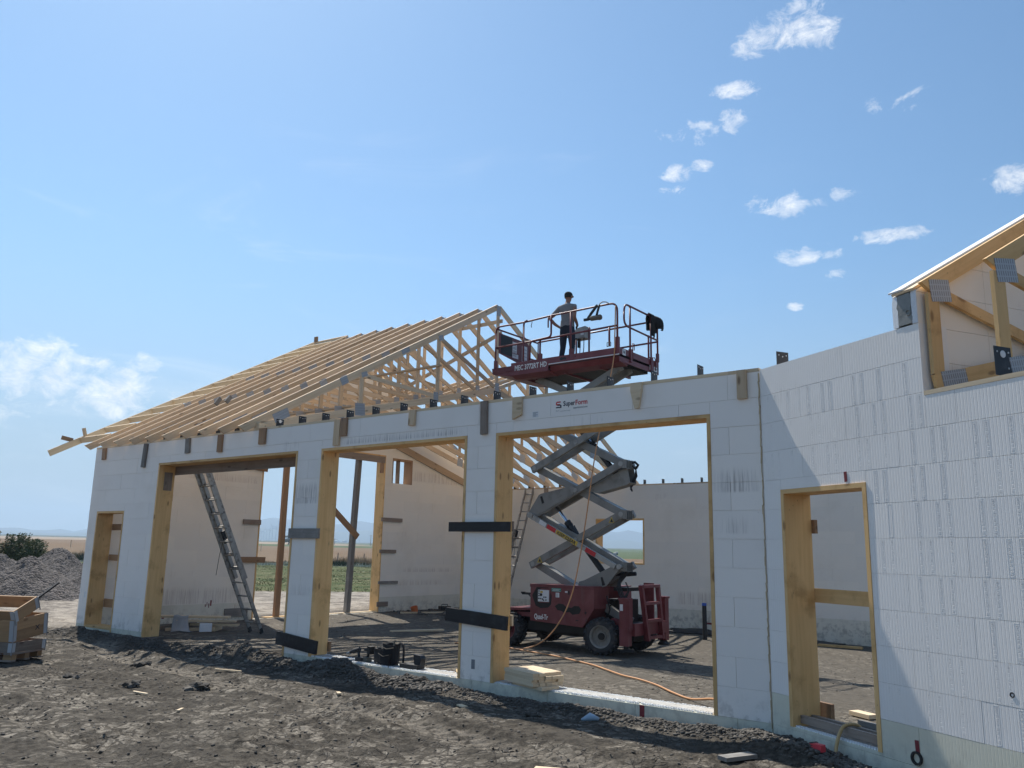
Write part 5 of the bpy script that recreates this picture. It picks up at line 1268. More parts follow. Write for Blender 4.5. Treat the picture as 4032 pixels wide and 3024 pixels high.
# ------------------------------------------------------------------ nail gun and jacket on the rail
def nail_gun():
    W_ = Matrix.Translation((3.19, PY0 - .03, 6.42)) @ Matrix.Rotation(0.02, 4, 'Y')
    g = thing('nail_gun', 'pneumatic nail gun with tan barrel hooked over the lift rail', 'nail gun', world=W_)
    b = MB(); b.lathe([(0, -.13), (.045, -.13), (.052, -.115), (.052, .05), (.058, .06), (.058, .105), (.045, .125), (0, .13)], (0, 0, 0), (1, 0, 0), 18); b.build('barrel', M['canvas'], g, W_, True)
    b = MB(); b.lathe([(0, -.30), (.012, -.30), (.014, -.23), (.03, -.21), (.036, -.13), (0, -.13)], (0, 0, .0), (1, 0, 0), 12); b.box(-.30, -.18, -.012, .012, -.035, .02); b.build('nose', M['black'], g, W_)
    b = MB(); F, L = frame_along((-.20, 0, .02), (.03, 0, .27)); b.box(0, L, -.014, .014, -.022, .022, M=F); F, L = frame_along((-.16, 0, .10), (.00, 0, .27)); b.box(0, L, -.008, .008, -.008, .008, M=F); b.build('magazine', M['dark_steel'], g, W_)
    b = MB(); b.tube([(.01, 0, .045), (.03, 0, .12), (.055, 0, .20), (.07, 0, .26)], .024, 10); b.build('grip', M['black'], g, W_, True)
    b = MB(); b.tube([(.06, 0, .25), (.10, 0, .30), (.16, -.01, .315), (.24, -.01, .30), (.30, -.01, .26)], .012, 8); b.tube([(.02, .02, .24), (-.04, .02, .27), (-.08, .02, .245)], .008, 6); b.lathe([(0, 0), (.018, 0), (.018, .05), (0, .05)], (.055, 0, .225), (.5, 0, .8), 10); b.build('hook_and_fitting', M['alu'], g, W_)
nail_gun()
def jacket():
    b = MB(); nu, nv = 15, 25; vs = []
    rr = lambda u, v: float(fbm(np.array([u * 3.1]), np.array([v * 2.3]), 3, 77)[0])
    for j in range(nv):
        v = j / (nv - 1)
        for i in range(nu):
            u = i / (nu - 1)
            y = 6.60 + 0.42 * u + 0.05 * rr(u, v)
            s = (v - 0.5) * 1.15
            front = 0.50 if u < .55 else 0.28
            drop = min(abs(s), front if s > 0 else 0.34)
            wob = rr(u * 2.2, v * 1.7)
            x = xR + (0.045 + .05 * wob + .03 * math.sin(u * 11)) * (1 if s > 0 else -1) * min(1, abs(s) / .06)
            if s > 0.0 and u > .6: x += .07 * min(1, s / .15)
            z = 6.735 - drop * (1 + .12 * wob) + (.02 * wob)
            vs.append((x, y, z))
    b.add(vs, [(j * nu + i, j * nu + i + 1, (j + 1) * nu + i + 1, (j + 1) * nu + i) for j in range(nv - 1) for i in range(nu - 1)])
    o = b.build('jacket', M['black_cloth'], smooth=True)
    so = o.modifiers.new('thickness', 'SOLIDIFY'); so.thickness = 0.018
    tag(o, 'black jacket thrown over the far corner of the lift rail', 'jacket')
jacket()

# ------------------------------------------------------------------ hoses
def smooth_path(pts, n=10):
    pts = [V(p) for p in pts]; out = []
    for i in range(len(pts) - 1):
        p0, p1, p2, p3 = pts[max(i - 1, 0)], pts[i], pts[i + 1], pts[min(i + 2, len(pts) - 1)]
        for k in range(n):
            t = k / n
            out.append(0.5 * ((2 * p1) + (p2 - p0) * t + (2 * p0 - 5 * p1 + 4 * p2 - p3) * t * t + (3 * p1 - p0 - 3 * p2 + p3) * t ** 3))
    return out + [pts[-1]]
def on_ground(pts, up): return [(x, y, gz(x, y) + up) for x, y in pts]
b = MB()
b.tube(smooth_path([(3.655, PY0 - .03, 6.60), (3.64, PY0 - .04, 6.0), (3.60, PY0 - .05, 5.4), (3.45, 4.9, 3.6), (3.28, 4.8, 2.2), (3.12, 4.75, 1.25), (2.98, 4.72, 0.75), (2.80, 4.66, 0.38), (2.58, 4.6, 0.10), (2.32, 4.52, -0.08), (1.95, 4.46, -0.16)] + on_ground([(1.4, 4.45), (0.9, 4.35), (0.6, 4.2)], .02)), 0.0125, 8)
tag(b.build('air_hose', M['orange'], smooth=True), 'orange air hose hanging from the lift rail down to the floor', 'hose')
b = MB(); b.tube(smooth_path(on_ground([(0.6, 4.28), (1.3, 4.55), (2.0, 4.35), (2.6, 4.1), (3.3, 3.85), (3.9, 3.5), (4.5, 3.15), (5.0, 2.78), (5.5, 2.4), (5.9, 2.2), (6.3, 1.95), (6.75, 1.55), (7.15, 1.25)], .022) + [(7.6, 0.95, 0.0), (7.9, .62, .0), (8.0, 0.42, .03)]), 0.0135, 8)
tag(b.build('air_hose', M['orange'], smooth=True), 'orange air hose snaking over the floor to the right pier', 'hose')
b = MB(); w_ = lambda s, t, z: tuple(WW @ V((s, t, z)))
b.tube(smooth_path([w_(0.86, 0.62, -.06), w_(0.91, 0.36, .03), w_(0.925, .24, .14), w_(0.93, .10, .155), w_(0.935, .02, .11), w_(0.97, -.07, .0), w_(1.03, -.14, -.055), w_(1.17, -.28, -.07), w_(1.33, -.44, -.08), w_(1.55, -.70, -.10), w_(1.8, -1.0, -.10)]), 0.016, 8)
tag(b.build('water_hose', M['yellow_hose'], smooth=True), 'yellow hose draped over the sill of the narrow wing doorway', 'hose')
b = MB(); b.tube(smooth_path([(4.15, .45, .03), (4.32, .30, .035), (4.40, .12, .03), (4.42, .05, .04)]), 0.012, 8); b.tube(smooth_path([(4.0, .42, .03), (4.2, .22, .03), (4.4, .18, .03)]), 0.012, 8)
tag(b.build('cord', M['yellow_hose'], smooth=True), 'short yellow cord on the sill left of the right pier', 'cord')

# ------------------------------------------------------------------ extension ladders
def ext_ladder(name, label, feet, top, width, fly0, fly1, wide_dir, n1, lens):
    A, B = V(feet), V(top); d = (B - A); L = d.length; d.normalize(); wd = V(wide_dir); nrm = d.cross(wd).normalized()
    Wl = Matrix.Translation(A)
    t = thing(name, label, 'ladder', world=Wl)
    def sec(nm, a, b_, off, wdt, rung0):
        for sg in (-1, 1):
            p = A + wd * sg * wdt / 2 + nrm * off
            beam(nm + '_rail', p + d * a, p + d * b_, 0.03, 0.075, M['alu'], t, up=tuple(nrm))
        k = rung0
        while k < b_ - 0.05:
            p = A + d * k + nrm * off
            bb = MB(); bb.tube([p - wd * wdt / 2, p + wd * wdt / 2], 0.017, 8)
            for sg in (-1, 1): bb.lathe([(0, 0), (.022, 0), (.022, .02), (0, .02)], tuple(p + wd * sg * (wdt / 2 + .016)), tuple(wd * sg), 8)
            bb.build('rung', M['alu'], t, IM); k += 0.305
    sec('base', 0, lens[0], 0, width, 0.18)
    sec('fly', fly0, fly1, 0.07, width - 0.07, fly0 + 0.06 + ((0.18 - fly0 - .06) % 0.305))
    for sg in (-1, 1):
        b = MB(); p = A + wd * sg * width / 2
        F, _ = frame_along(p, p + d, tuple(nrm)); b.box(-.05, .06, -.018, .018, -.036, .036, M=F); b.build('foot', M['black_rubber'], t, IM)
    b = MB(); p = A + d * (fly0 + .9) - wd * (width / 2 - .05) + nrm * .09
    F, _ = frame_along(p, p + d, tuple(nrm)); b.box(-.12, .14, -.03, .03, -.03, .05, M=F); b.tube([p, p + V((.05, -.1, -.35)), p + V((.02, -.12, -.75))], .006, 5); b.build('lock_and_rope', M['black'], t, IM)
ext_ladder('extension_ladder', 'aluminium extension ladder leaning inside the left garage opening', (-3.17, 2.2, gz(-3.17, 2.2) + .06), (-3.13, 0.44, 3.42), 0.40, 1.15, 4.25, (1, 0, 0), 11, (3.55,))
ext_ladder('extension_ladder', 'aluminium extension ladder leaning against the foam back wall', (-4.30, 11.75, gz(-4.3, 11.75) + .05), (-4.31, 13.09, 3.66), 0.38, 1.55, 4.05, (1, 0, 0), 11, (2.6,))

# ------------------------------------------------------------------ props in the gable doorway
zb = gz(-6.15, 4.85)
po = thing('timber_post', 'slim brown post standing in the left half of the gable doorway', 'post', (-6.16, 4.92, zb))
beam('post', (-6.16, 4.93, zb + .03), (-6.16, 4.93, 4.33), 0.089, 0.15, M['wood_brown'], po, up=(0, 1, 0))
beam('foot_board', (-6.16, 4.55, zb + .015), (-6.16, 5.65, zb + .015), 0.18, 0.035, M['wood_buck'], po)
po = thing('timber_post', 'grey post in the middle of the gable doorway, held by a sloping brace', 'post', (-6.16, 7.28, zb))
beam('post', (-6.16, 7.28, zb + .03), (-6.16, 7.42, 4.33), 0.13, 0.14, M['wood_grey'], po, up=(0, 1, 0))
beam('foot_board', (-6.16, 5.9, zb + .01), (-6.16, 8.2, zb + .02), 0.14, 0.035, M['wood_pale'], po)
beam('brace', (-6.08, 6.10, 3.02), (-6.08, 7.46, 1.98), 0.038, 0.17, M['wood_brown'], po)

# ------------------------------------------------------------------ timber on the sill and around
def pile(name, label, loc, rotz, rows, cat='timber', group=None):
    t = thing(name, label, cat, loc, rotz, group)
    for (L, w, h, x, y, z, r, mat) in rows:
        F = WM[t.name] @ Matrix.Translation((x, y, z)) @ Matrix.Rotation(r, 4, 'Z') @ Matrix.Translation((-L / 2, 0, 0))
        o = bpy.data.objects.new('board', beam_mesh(L, w, h, M[mat])); COL.objects.link(o); parent_to(o, t, F)
    return t
rows = []; rr = random.Random(11)
for lay in range(5):
    n = 5 if lay else 3
    for j in range(n):
        rows.append((0.62 + rr.uniform(-.02, .02), 0.088, 0.037, 0.02 * (lay % 2) + rr.uniform(-.02, .02) + (.10 if lay == 0 else 0), -0.19 + j * 0.0915 + (.06 if lay == 0 else 0), 0.02 + lay * 0.0382, rr.uniform(-.012, .012), 'wood_pale'))
pile('timber_stack', 'stack of short pale boards on the sill at the foot of the pier', (5.52, 0.16, 0.012), math.radians(-18), rows, 'timber stack')
pile('timber_pile', 'loose boards lying inside the left opening beside the ladder', (-4.55, 1.45, gz(-4.55, 1.45)), math.radians(42),
     [(1.75, .24, .04, .0, .05, .27, 0, 'wood_pale'), (1.2, .14, .04, .45, -.10, .20, .05, 'wood_pale'), (1.0, .14, .04, .6, -.02, .12, -.05, 'wood_pale'), (.9, .09, .06, .1, -.15, .03, .2, 'wood_new'), (.5, .10, .08, -.5, .02, .04, 1.2, 'wood_old'), (.5, .10, .09, .05, .05, .10, 1.4, 'wood_old'), (.45, .12, .10, .6, .10, .04, 1.5, 'wood_pale'), (.24, .2, .16, .47, -.22, .08, .3, 'foam_rough'), (.18, .2, .14, -.82, -.05, .07, .0, 'foam_rough')], 'timber')
b = MB(); vs = []; n = 9
for j in range(n):
    v = j / (n - 1)
    for i in range(6):
        u = i / 5; vs.append((u * .30 + .16 * v ** 2 * (u + .3), -.02 - .28 * v ** 1.4 + .02 * math.sin(u * 9), .31 - .30 * min(1, v * 1.35) + .012 * math.sin(u * 7 + v * 5)))
b.add(vs, [(j * 6 + i, j * 6 + i + 1, (j + 1) * 6 + i + 1, (j + 1) * 6 + i) for j in range(n - 1) for i in range(5)])
o = b.build('plastic_sheet', M['plastic_sheet'], None, M4((-4.62, 1.20, gz(-4.6, 1.1)), math.radians(42)), True); so = o.modifiers.new('thickness', 'SOLIDIFY'); so.thickness = 0.006
tag(o, 'grey plastic sheet draped over the loose boards in the left opening', 'plastic sheet')
def board(name, label, p, rz, L, w, h, mat, lift_=0.0, cat='board', tilt=0.0):
    z = gz(p[0], p[1]) + h / 2 + lift_
    F = Matrix.Translation((p[0], p[1], z)) @ Matrix.Rotation(rz, 4, 'Z') @ Matrix.Rotation(tilt, 4, 'Y') @ Matrix.Translation((-L / 2, 0, 0))
    o = bpy.data.objects.new(name, beam_mesh(L, w, h, M[mat])); COL.objects.link(o); parent_to(o, None, F); return tag(o, label, cat)
board('plank', 'short weathered grey plank on the soil near the narrow doorway', (8.80, -1.21, 0), math.radians(66), 0.36, 0.12, 0.035, 'wood_grey', .02)
board('plank', 'pale board at the very bottom edge of the picture', (8.02, -2.96, 0), math.radians(25), 0.34, 0.30, 0.03, 'wood_pale', .03)
board('plank', 'long pale board lying on the floor in the middle opening', (-1.75, 5.55, 0), math.radians(68), 1.3, 0.12, 0.04, 'wood_pale', .0)
board('plank', 'pale timber offcut on the floor inside the narrow doorway', (9.09, 1.64, 0), math.radians(-30), 0.30, 0.14, 0.045, 'wood_pale', .01)
board('plank', 'yellow board at the foot of the back wall seen through the narrow doorway', (5.6, 12.3, 0), math.radians(4), 1.0, 0.14, 0.05, 'wood_buck', .0)
board('plank', 'pale board edging the soil at the foot of the gable wall', (-4.6, 9.6, 0), math.radians(60), 2.6, 0.10, 0.05, 'wood_pale', .0)
for p, r, L, w, lab in (((3.43, -3.42), 2.2, .13, .03, 'small pale stick on the soil left of the big clod'), ((3.95, -1.66), -.5, .12, .045, 'small pale wood chip on the soil in front of the middle opening'), ((5.35, -1.0), -.4, .16, .07, 'flat pale wood chip in front of the timber stack'), ((1.35, -1.45), .3, .45, .03, 'thin pale lath on the soil in front of the middle pier'), ((2.1, -3.15), .1, .28, .03, 'pale splinter on the soil below the big clod')):
    board('wood_chip', lab, p + (0,), r, L, w, .015, 'wood_pale', .012, 'wood chip')

# ------------------------------------------------------------------ tools on the sill
def tools():
    z = 0.016
    W_ = M4((2.20, .15, z), math.radians(8)); d = thing('cordless_drill', 'black cordless drill lying on the sill left of the tool bag', 'drill', world=W_)
    b = MB(); F, L = frame_along((-.12, 0, .10), (.10, .02, .17)); b.tube([F @ V((0, 0, 0)), F @ V((.06, 0, 0)), F @ V((.08, 0, 0)), F @ V((.20, 0, 0))], .03, 12, radii=[.018, .028, .036, .034]); b.build('motor_body', M['black'], d, W_)
    b = MB(); b.tube([(-.17, 0, .075), (-.12, 0, .10)], .012, 8); b.lathe([(0, 0), (.022, 0), (.027, .03), (.027, .06), (0, .06)], (-.16, 0, .08), (.9, .08, .3), 12); b.build('chuck', M['alu'], d, W_)
    b = MB(); b.tube([(.05, .01, .14), (.07, 0, .07), (.085, -.01, .04)], .02, 8); b.build('grip', M['black'], d, W_)
    b = MB(); b.box(.04, .16, -.05, .04, .0, .05); b.build('battery', M['black'], d, W_)
    W_ = M4((2.44, .19, z), math.radians(-15)); d = thing('impact_driver', 'second cordless driver standing against the drill on the sill', 'drill', world=W_)
    b = MB(); b.tube([(-.12, 0, .15), (-.02, 0, .17), (.05, 0, .18)], .03, 10, radii=[.016, .03, .03]); b.build('motor_body', M['black'], d, W_)
    b = MB(); b.box(.03, .12, -.04, .04, .11, .22); b.box(.045, .105, -.043, -.039, .135, .19); b.build('battery', M['dark_steel'], d, W_)
    b = MB(); b.tube([(.03, 0, .15), (-.02, 0, .05), (-.04, 0, .01)], .02, 8); b.build('grip', M['black'], d, W_)
    b = MB(); b.box(-.05, .08, -.06, .02, 0, .06); b.box(-.06, -.05, -.05, .01, .01, .05); b.build('spare_battery', M['canvas'], d, W_)
    W_ = M4((2.88, .16, z), math.radians(5)); t = thing('tool_bag', 'black tool bag with open pouches and a loose strap on the sill', 'tool bag', world=W_)
    b = MB()
    def pouch(x, y, w, d_, h, r=.0):
        F = Matrix.Translation((x, y, 0)) @ Matrix.Rotation(r, 4, 'Z'); k = len(b.v)
        ring = lambda s, zz: [F @ V((s * w / 2 * math.copysign(abs(math.cos(a)) ** .6, math.cos(a)), s * d_ / 2 * math.copysign(abs(math.sin(a)) ** .6, math.sin(a)), zz + .012 * math.sin(3 * a + x * 40))) for a in (2 * math.pi * j / 14 for j in range(14))]
        L = [ring(.86, 0.0), ring(1.0, h * .35), ring(.98, h * .75), ring(1.05, h), ring(.97, h), ring(.85, h * .2)]
        b.add([p for q in L for p in q], [(i * 14 + j, i * 14 + (j + 1) % 14, (i + 1) * 14 + (j + 1) % 14, (i + 1) * 14 + j) for i in range(5) for j in range(14)] + [tuple(range(70, 84))])
    pouch(.05, .02, .26, .16, .285); b.build('main_pouch', M['black_cloth'], t, W_)
    b = MB(); pouch(-.14, .03, .22, .16, .20, .2); b.build('side_pouch', M['black'], t, W_)
    b = MB(); pouch(.02, -.07, .20, .09, .16, -.06); b.build('front_pouch', M['black_cloth'], t, W_)
    b = MB(); b.tube([(-.07, -.075, .255), (.05, -.088, .225), (.17, -.075, .25)], .006, 6); b.tube([(-.08, -.118, .16), (.02, -.128, .125), (.12, -.115, .15)], .005, 6); b.build('binding', M['canvas'], t, W_)
    b = MB(); pth = smooth_path([(.15, .03, .26), (.22, .02, .31), (.29, .0, .27), (.31, -.01, .15), (.31, -.02, .02)], 6)
    for p in pth: pass
    b.tube(pth, .016, 6); b.build('strap', M['black_cloth'], t, W_)
    b = MB(); F, L = frame_along((.06, .02, .20), (.10, .04, .345)); b.box(0, L, -.014, .014, -.008, .008, M=F); b.build('tool_handle', M['canvas'], t, W_)
    W_ = M4((3.42, .16, z), math.radians(2)); t = thing('bracket', 'black steel angle lying on the sill right of the tool bag', 'bracket', world=W_)
    b = MB(); b.box(-.20, .13, -.08, .08, 0, .055); b.build('base_leg', M['black'], t, W_)
    b = MB(); b.prism([(.02, .055), (.13, .055), (.145, .14), (.12, .18), (.0, .19)], -.02, .08, lambda u, w, t_: (u, t_, w)); b.build('upright_leg', M['steel_black'], t, W_)
tools()
z0 = gz(9.42, -0.84)
W_ = M4((9.40, -0.84, z0 + .01), math.radians(-20)); k = thing('plastic_spacer', 'bright red toothed plastic piece on the soil under the yellow hose', 'plastic piece', world=W_)
b = MB(); b.box(-.04, .05, -.03, .03, 0, .06); b.build('body', M['red_plastic'], k, W_)
for j in range(3):
    b = MB(); b.box(-.075, -.04, -.03, .03, .003 + j * .021, .015 + j * .021); b.build('tooth', M['red_plastic'], k, W_)
# standing black pipe with blue tape, black wrap by the back wall
zp = gz(2.67, 11.2)
k = thing('vent_pipe', 'black pipe standing in the floor with blue tape on its end', 'pipe', (2.67, 11.2, zp))
b = MB(); b.lathe([(.055, 0), (.055, .90), (.047, .90), (.047, .1), (0, .1)], (2.67, 11.2, zp - .02), (0, 0, 1), 18); b.build('pipe', M['black'], k, IM)
b = MB(); b.lathe([(.0575, .84), (.0575, .905), (.046, .905)], (2.67, 11.2, zp - .02), (0, 0, 1), 18); b.build('tape', M['tape_blue'], k, IM)
b = MB(); n = 26; vs = []
for i in range(n):
    for j in range(7):
        u = i / (n - 1); v = j / 6; x = .9 + 4.6 * u; y = 12.55 + .55 * v - .25 * u * (1 - v)
        vs.append((x, y, gz(x, y) + .015 + .10 * math.sin(math.pi * v) * (.5 + float(fbm(np.array([x * 1.6]), np.array([v * 2.]), 2, 4)[0])) ))
b.add(vs, [(i * 7 + j, i * 7 + j + 1, (i + 1) * 7 + j + 1, (i + 1) * 7 + j) for i in range(n - 1) for j in range(6)])
o = b.build('black_sheet', M['black'], smooth=True); so = o.modifiers.new('thickness', 'SOLIDIFY'); so.thickness = .01
tag(o, 'crumpled black plastic sheet lying along the foot of the back wall', 'plastic sheet')
b = MB(); b.lathe([(0, 0), (.09, 0), (.105, .17), (.095, .17), (.085, .02), (0, .02)], (0, 0, 0), (0, 0, 1), 16); o = b.build('bucket', M['orange_plastic'], None, Matrix.Translation((-5.3, 9.1, gz(-5.3, 9.1))) @ Matrix.Rotation(.35, 4, 'X')); tag(o, 'small orange pail on the soil at the foot of the gable wall', 'pail')
b = MB(); b.box(-.16, .16, -.1, .1, 0, .10); b.box(-.15, .15, -.12, -.1, .02, .08); b.tube([(-.1, 0, .10), (-.1, 0, .15), (.1, 0, .15), (.1, 0, .10)], .012, 6); o = b.build('tool_case', M['black'], None, M4((-5.35, 10.4, gz(-5.35, 10.4) + .03), 1.2)); tag(o, 'black tool case on the soil at the foot of the gable wall', 'case')
b = MB(); b.tube([(0, 0, 0), (.1, .02, .03), (.2, 0, .02)], .05, 8, radii=[.01, .05, .02]); o = b.build('bag_scrap', M['blue_plastic'], None, M4((6.75, -0.62, gz(6.75, -.62) + .01), .3), True); tag(o, 'scrap of pale blue plastic in the spoil below the right opening', 'plastic scrap')

# ------------------------------------------------------------------ pallet collars on the left
def crate():
    A = V((-1.51, -3.18)); dr = V((-0.49, 0.872)).normalized(); dl = V((-0.872, -0.49)).normalized()
    zc = gz(-1.8, -3.1) + .015
    Wc = Matrix(((dl.x, dr.x, 0, A.x), (dl.y, dr.y, 0, A.y), (0, 0, 1, zc), (0, 0, 0, 1)))
    pal = thing('pallet', 'worn timber pallet carrying the stacked wooden frames', 'pallet', world=Wc)
    for y in (.03, .30, .57): 
        for x in (.08, .6, 1.12): b = MB(); b.box(x - .07, x + .07, y, y + .1, .022, .10); b.build('block', M['wood_crate'], pal, Wc)
    for y in (.0, .295, .59): beam('bottom_board', (0, y + .055, .011), (1.2, y + .055, .011), .11, .022, M['wood_old'], pal, world=Wc)
    for x in np.linspace(.06, 1.14, 7): beam('deck_board', (x, 0, .111), (x, .7, .111), .14, .022, M['wood_old'], pal, world=Wc)
    def collar(label, Wx, Lx, Ly, H, mats, rows):
        c = thing('wooden_frame', label, 'wooden frame', world=Wx, group='pallet frames stacked on the pallet')
        t = .02
        for r in range(rows):
            h = H / rows; zz = h * (r + .5); hh = h - .004
            beam('board', (0, t / 2, zz), (Lx, t / 2, zz), t, hh, M[mats], c, world=Wx); beam('board', (0, Ly - t / 2, zz), (Lx, Ly - t / 2, zz), t, hh, M[mats], c, world=Wx)
            beam('board', (t / 2, t, zz), (t / 2, Ly - t, zz), t, hh, M[mats], c, world=Wx); beam('board', (Lx - t / 2, t, zz), (Lx - t / 2, Ly - t, zz), t, hh, M[mats], c, world=Wx)
        for x, y in ((0, 0), (0, Ly), (Lx, 0), (Lx, Ly)):
            b = MB(); sx = 1 if x == 0 else -1; sy = 1 if y == 0 else -1; g = .004
            b.box(min(x - sx * g, x + sx * .065), max(x - sx * g, x + sx * .065), min(y - sy * g, y - sy * .0005), max(y - sy * g, y - sy * .0005), .01, H - .01)
            b.box(min(x - sx * g, x - sx * .0005), max(x - sx * g, x - sx * .0005), min(y, y + sy * .065), max(y, y + sy * .065), .01, H - .01)
            b.tube([(x - sx * .006, y - sy * .006, -.03), (x - sx * .006, y - sy * .006, H - .01)], .008, 8)
            b.build('hinge', M['plate'], c, Wx)
        return c
    collar('lowest wooden frame, dark and weathered, on the pallet', Wc @ Matrix.Translation((0, 0, .124)), 1.2, .70, .150, 'wood_old', 1)
    W2 = Wc @ Matrix.Translation((0, 0, .276)) @ Matrix.Rotation(0.10, 4, 'X')
    c2 = collar('middle wooden frame with a cross marked on its side', W2, 1.2, .70, .32, 'wood_crate', 2)
    b = MB()
    for (a, e) in (((.46, .10), (.54, .17)), ((.46, .17), (.54, .10))):
        F, L = frame_along((-.0015, a[0], a[1]), (-.0015, e[0], e[1]), (1, 0, 0)); b.box(0, L, -.006, .006, -.001, .001, M=F)
    b.build('cross_mark', M['ink'], c2, W2)
    W3 = Wc @ Matrix.Translation((-0.004, .005, .548)) @ Matrix.Rotation(0.40, 4, 'X')
    c3 = collar('topmost wooden frame lying tilted over the others', W3, 1.14, .50, .19, 'wood_crate', 1)
    o = beam('steel_bar', tuple(Wc @ V((.40, .22, .50))), tuple(Wc @ V((.10, .98, 1.10))), .04, .025, M['dark_steel']); tag(o, 'dark flat bar leaning out of the wooden frames', 'bar')
    o = beam('loose_board', tuple(Wc @ V((.12, .30, .66))), tuple(Wc @ V((1.05, .36, .62))), .12, .02, M['wood_pale']); tag(o, 'pale loose board inside the topmost wooden frame', 'board')
crate()

# ------------------------------------------------------------------ soil clods, single big ones and the scatter
def clod_mesh(r, seed, sub=2, flat=0.7):
    """an angular lump: the hull of a few random points, several of them merged for the big ones"""
    R_ = random.Random(seed * 7 + 1); bm = bmesh.new()
    for q in range(1 if sub < 3 else 16):
        o = V((0, 0, 0)) if q == 0 else V((R_.gauss(0, .55), R_.gauss(0, .42), R_.gauss(0, .22))); k = 1.0 if sub < 3 else R_.uniform(.25, .7)
        pts = []
        for _ in range(10 if sub < 3 else 13):
            d = V((R_.gauss(0, 1), R_.gauss(0, 1), R_.gauss(0, .8))).normalized() * R_.uniform(.75, 1.1) * k
            pts.append(bm.verts.new((o + V((d.x * 1.15, d.y * .9, d.z))) * r))
        res = bmesh.ops.convex_hull(bm, input=pts)
        bmesh.ops.delete(bm, geom=[g for g in res['geom_interior'] if isinstance(g, bmesh.types.BMVert)], context='VERTS')
    bmesh.ops.triangulate(bm, faces=bm.faces[:])
    for p in bm.verts: p.co.z *= flat
    me = bpy.data.meshes.new('clod'); bm.to_mesh(me); bm.free(); me.materials.append(M['soil']); return me
for i, (x, y, r, lab) in enumerate(((2.42, -2.62, .13, 'largest dark soil clod standing alone in the foreground'), (1.55, -2.95, .10, 'flat dark clod left of the largest one'), (0.55, -3.25, .09, 'dark clod in front of the wooden frames'), (0.30, -2.15, .10, 'dark clod on the track between the frames and the left opening'), (6.9, -2.1, .06, 'small dark clod near the end of the long shadow'), (6.25, -0.85, .08, 'lump of soil at the edge of the pier shadow'))):
    o = bpy.data.objects.new('soil_clod', clod_mesh(r, i + 2, 3, .6)); COL.objects.link(o); parent_to(o, None, M4((x, y, gz(x, y) + r * .25), i * 1.3)); tag(o, lab, 'clod', 'big clods of soil')
def scatter_clods():
    protos = []
    for i in range(14):
        m = clod_mesh(1.0, 20 + i, 1, .65); protos.append((np.array([v.co[:] for v in m.vertices]), np.array([p.vertices[:] for p in m.polygons])))
    R_ = np.random.RandomState(4); P = []; S = []
    def add(n, fx, fy, smin, smax):
        x = fx(n); y = fy(n); P.append(np.stack([x, y], 1)); S.append(smin + (smax - smin) * R_.rand(n) ** 5.0)
    U = lambda a, b: (lambda n: R_.uniform(a, b, n))
    add(15000, U(-7, 10.4), U(-5.6, -.3), .003, .026)
    add(14000, U(-6.4, 9.2), lambda n: -.32 + R_.randn(n) * .16, .004, .040)
    add(6000, U(0.8, 4.6), lambda n: -.34 + R_.randn(n) * .14, .005, .052)
    add(7000, U(5.0, 9.0), lambda n: -.27 + R_.randn(n) * .11, .004, .036)
    add(2500, U(-5.8, 8.4), U(.6, 8), .005, .026)
    add(500, U(-5.8, -3.6), lambda n: 8.5 + R_.rand(n) * 4.5, .015, .12)
    s = R_.uniform(0, 2.4, 2400); t = -.32 + R_.randn(2400) * .12
    P.append(np.stack([WO.x + s * WD.x + t * WN.x, WO.y + s * WD.y + t * WN.y], 1)); S.append(.005 + .042 * R_.rand(2400) ** 4)
    P = np.concatenate(P); S = np.concatenate(S)
    t = (P[:, 0] - WO.x) * WN.x + (P[:, 1] - WO.y) * WN.y; s = (P[:, 0] - WO.x) * WD.x + (P[:, 1] - WO.y) * WD.y
    ok = ~((P[:, 1] > -.06) & (P[:, 1] < .5)) & ~((t > -.04) & (s > -.1)) | ((t > .6) & (P[:, 1] > .5))
    ok &= np.hypot(P[:, 0] - CAM.x, P[:, 1] - CAM.y) > 2.2
    P, S = P[ok], S[ok]; Z = ground_h(P[:, 0], P[:, 1]) + S * .12
    vs = []; fs = []; k = 0; kind = R_.randint(0, 14, len(S)); ang = R_.rand(len(S)) * 6.283
    for i in range(len(S)):
        v, f = protos[kind[i]]; c, sn = math.cos(ang[i]), math.sin(ang[i]); q = v * S[i]
        vs.append(np.stack([q[:, 0] * c - q[:, 1] * sn + P[i, 0], q[:, 0] * sn + q[:, 1] * c + P[i, 1], q[:, 2] + Z[i]], 1)); fs.append(f + k); k += len(v)
    v = np.concatenate(vs); f = np.concatenate(fs); me = bpy.data.meshes.new('soil_crumbs')
    me.vertices.add(len(v)); me.vertices.foreach_set('co', v.astype(np.float32).ravel()); n = len(f)
    me.loops.add(n * 3); me.polygons.add(n); me.loops.foreach_set('vertex_index', f.astype(np.int32).ravel()); me.polygons.foreach_set('loop_start', np.arange(0, 3 * n, 3, dtype=np.int32)); me.update(calc_edges=True)
    me.materials.append(M['soil']); o = bpy.data.objects.new('soil_crumbs', me); COL.objects.link(o); parent_to(o, None, IM); tag(o, 'loose crumbs and clods of dug soil', kind='stuff')
scatter_clods()

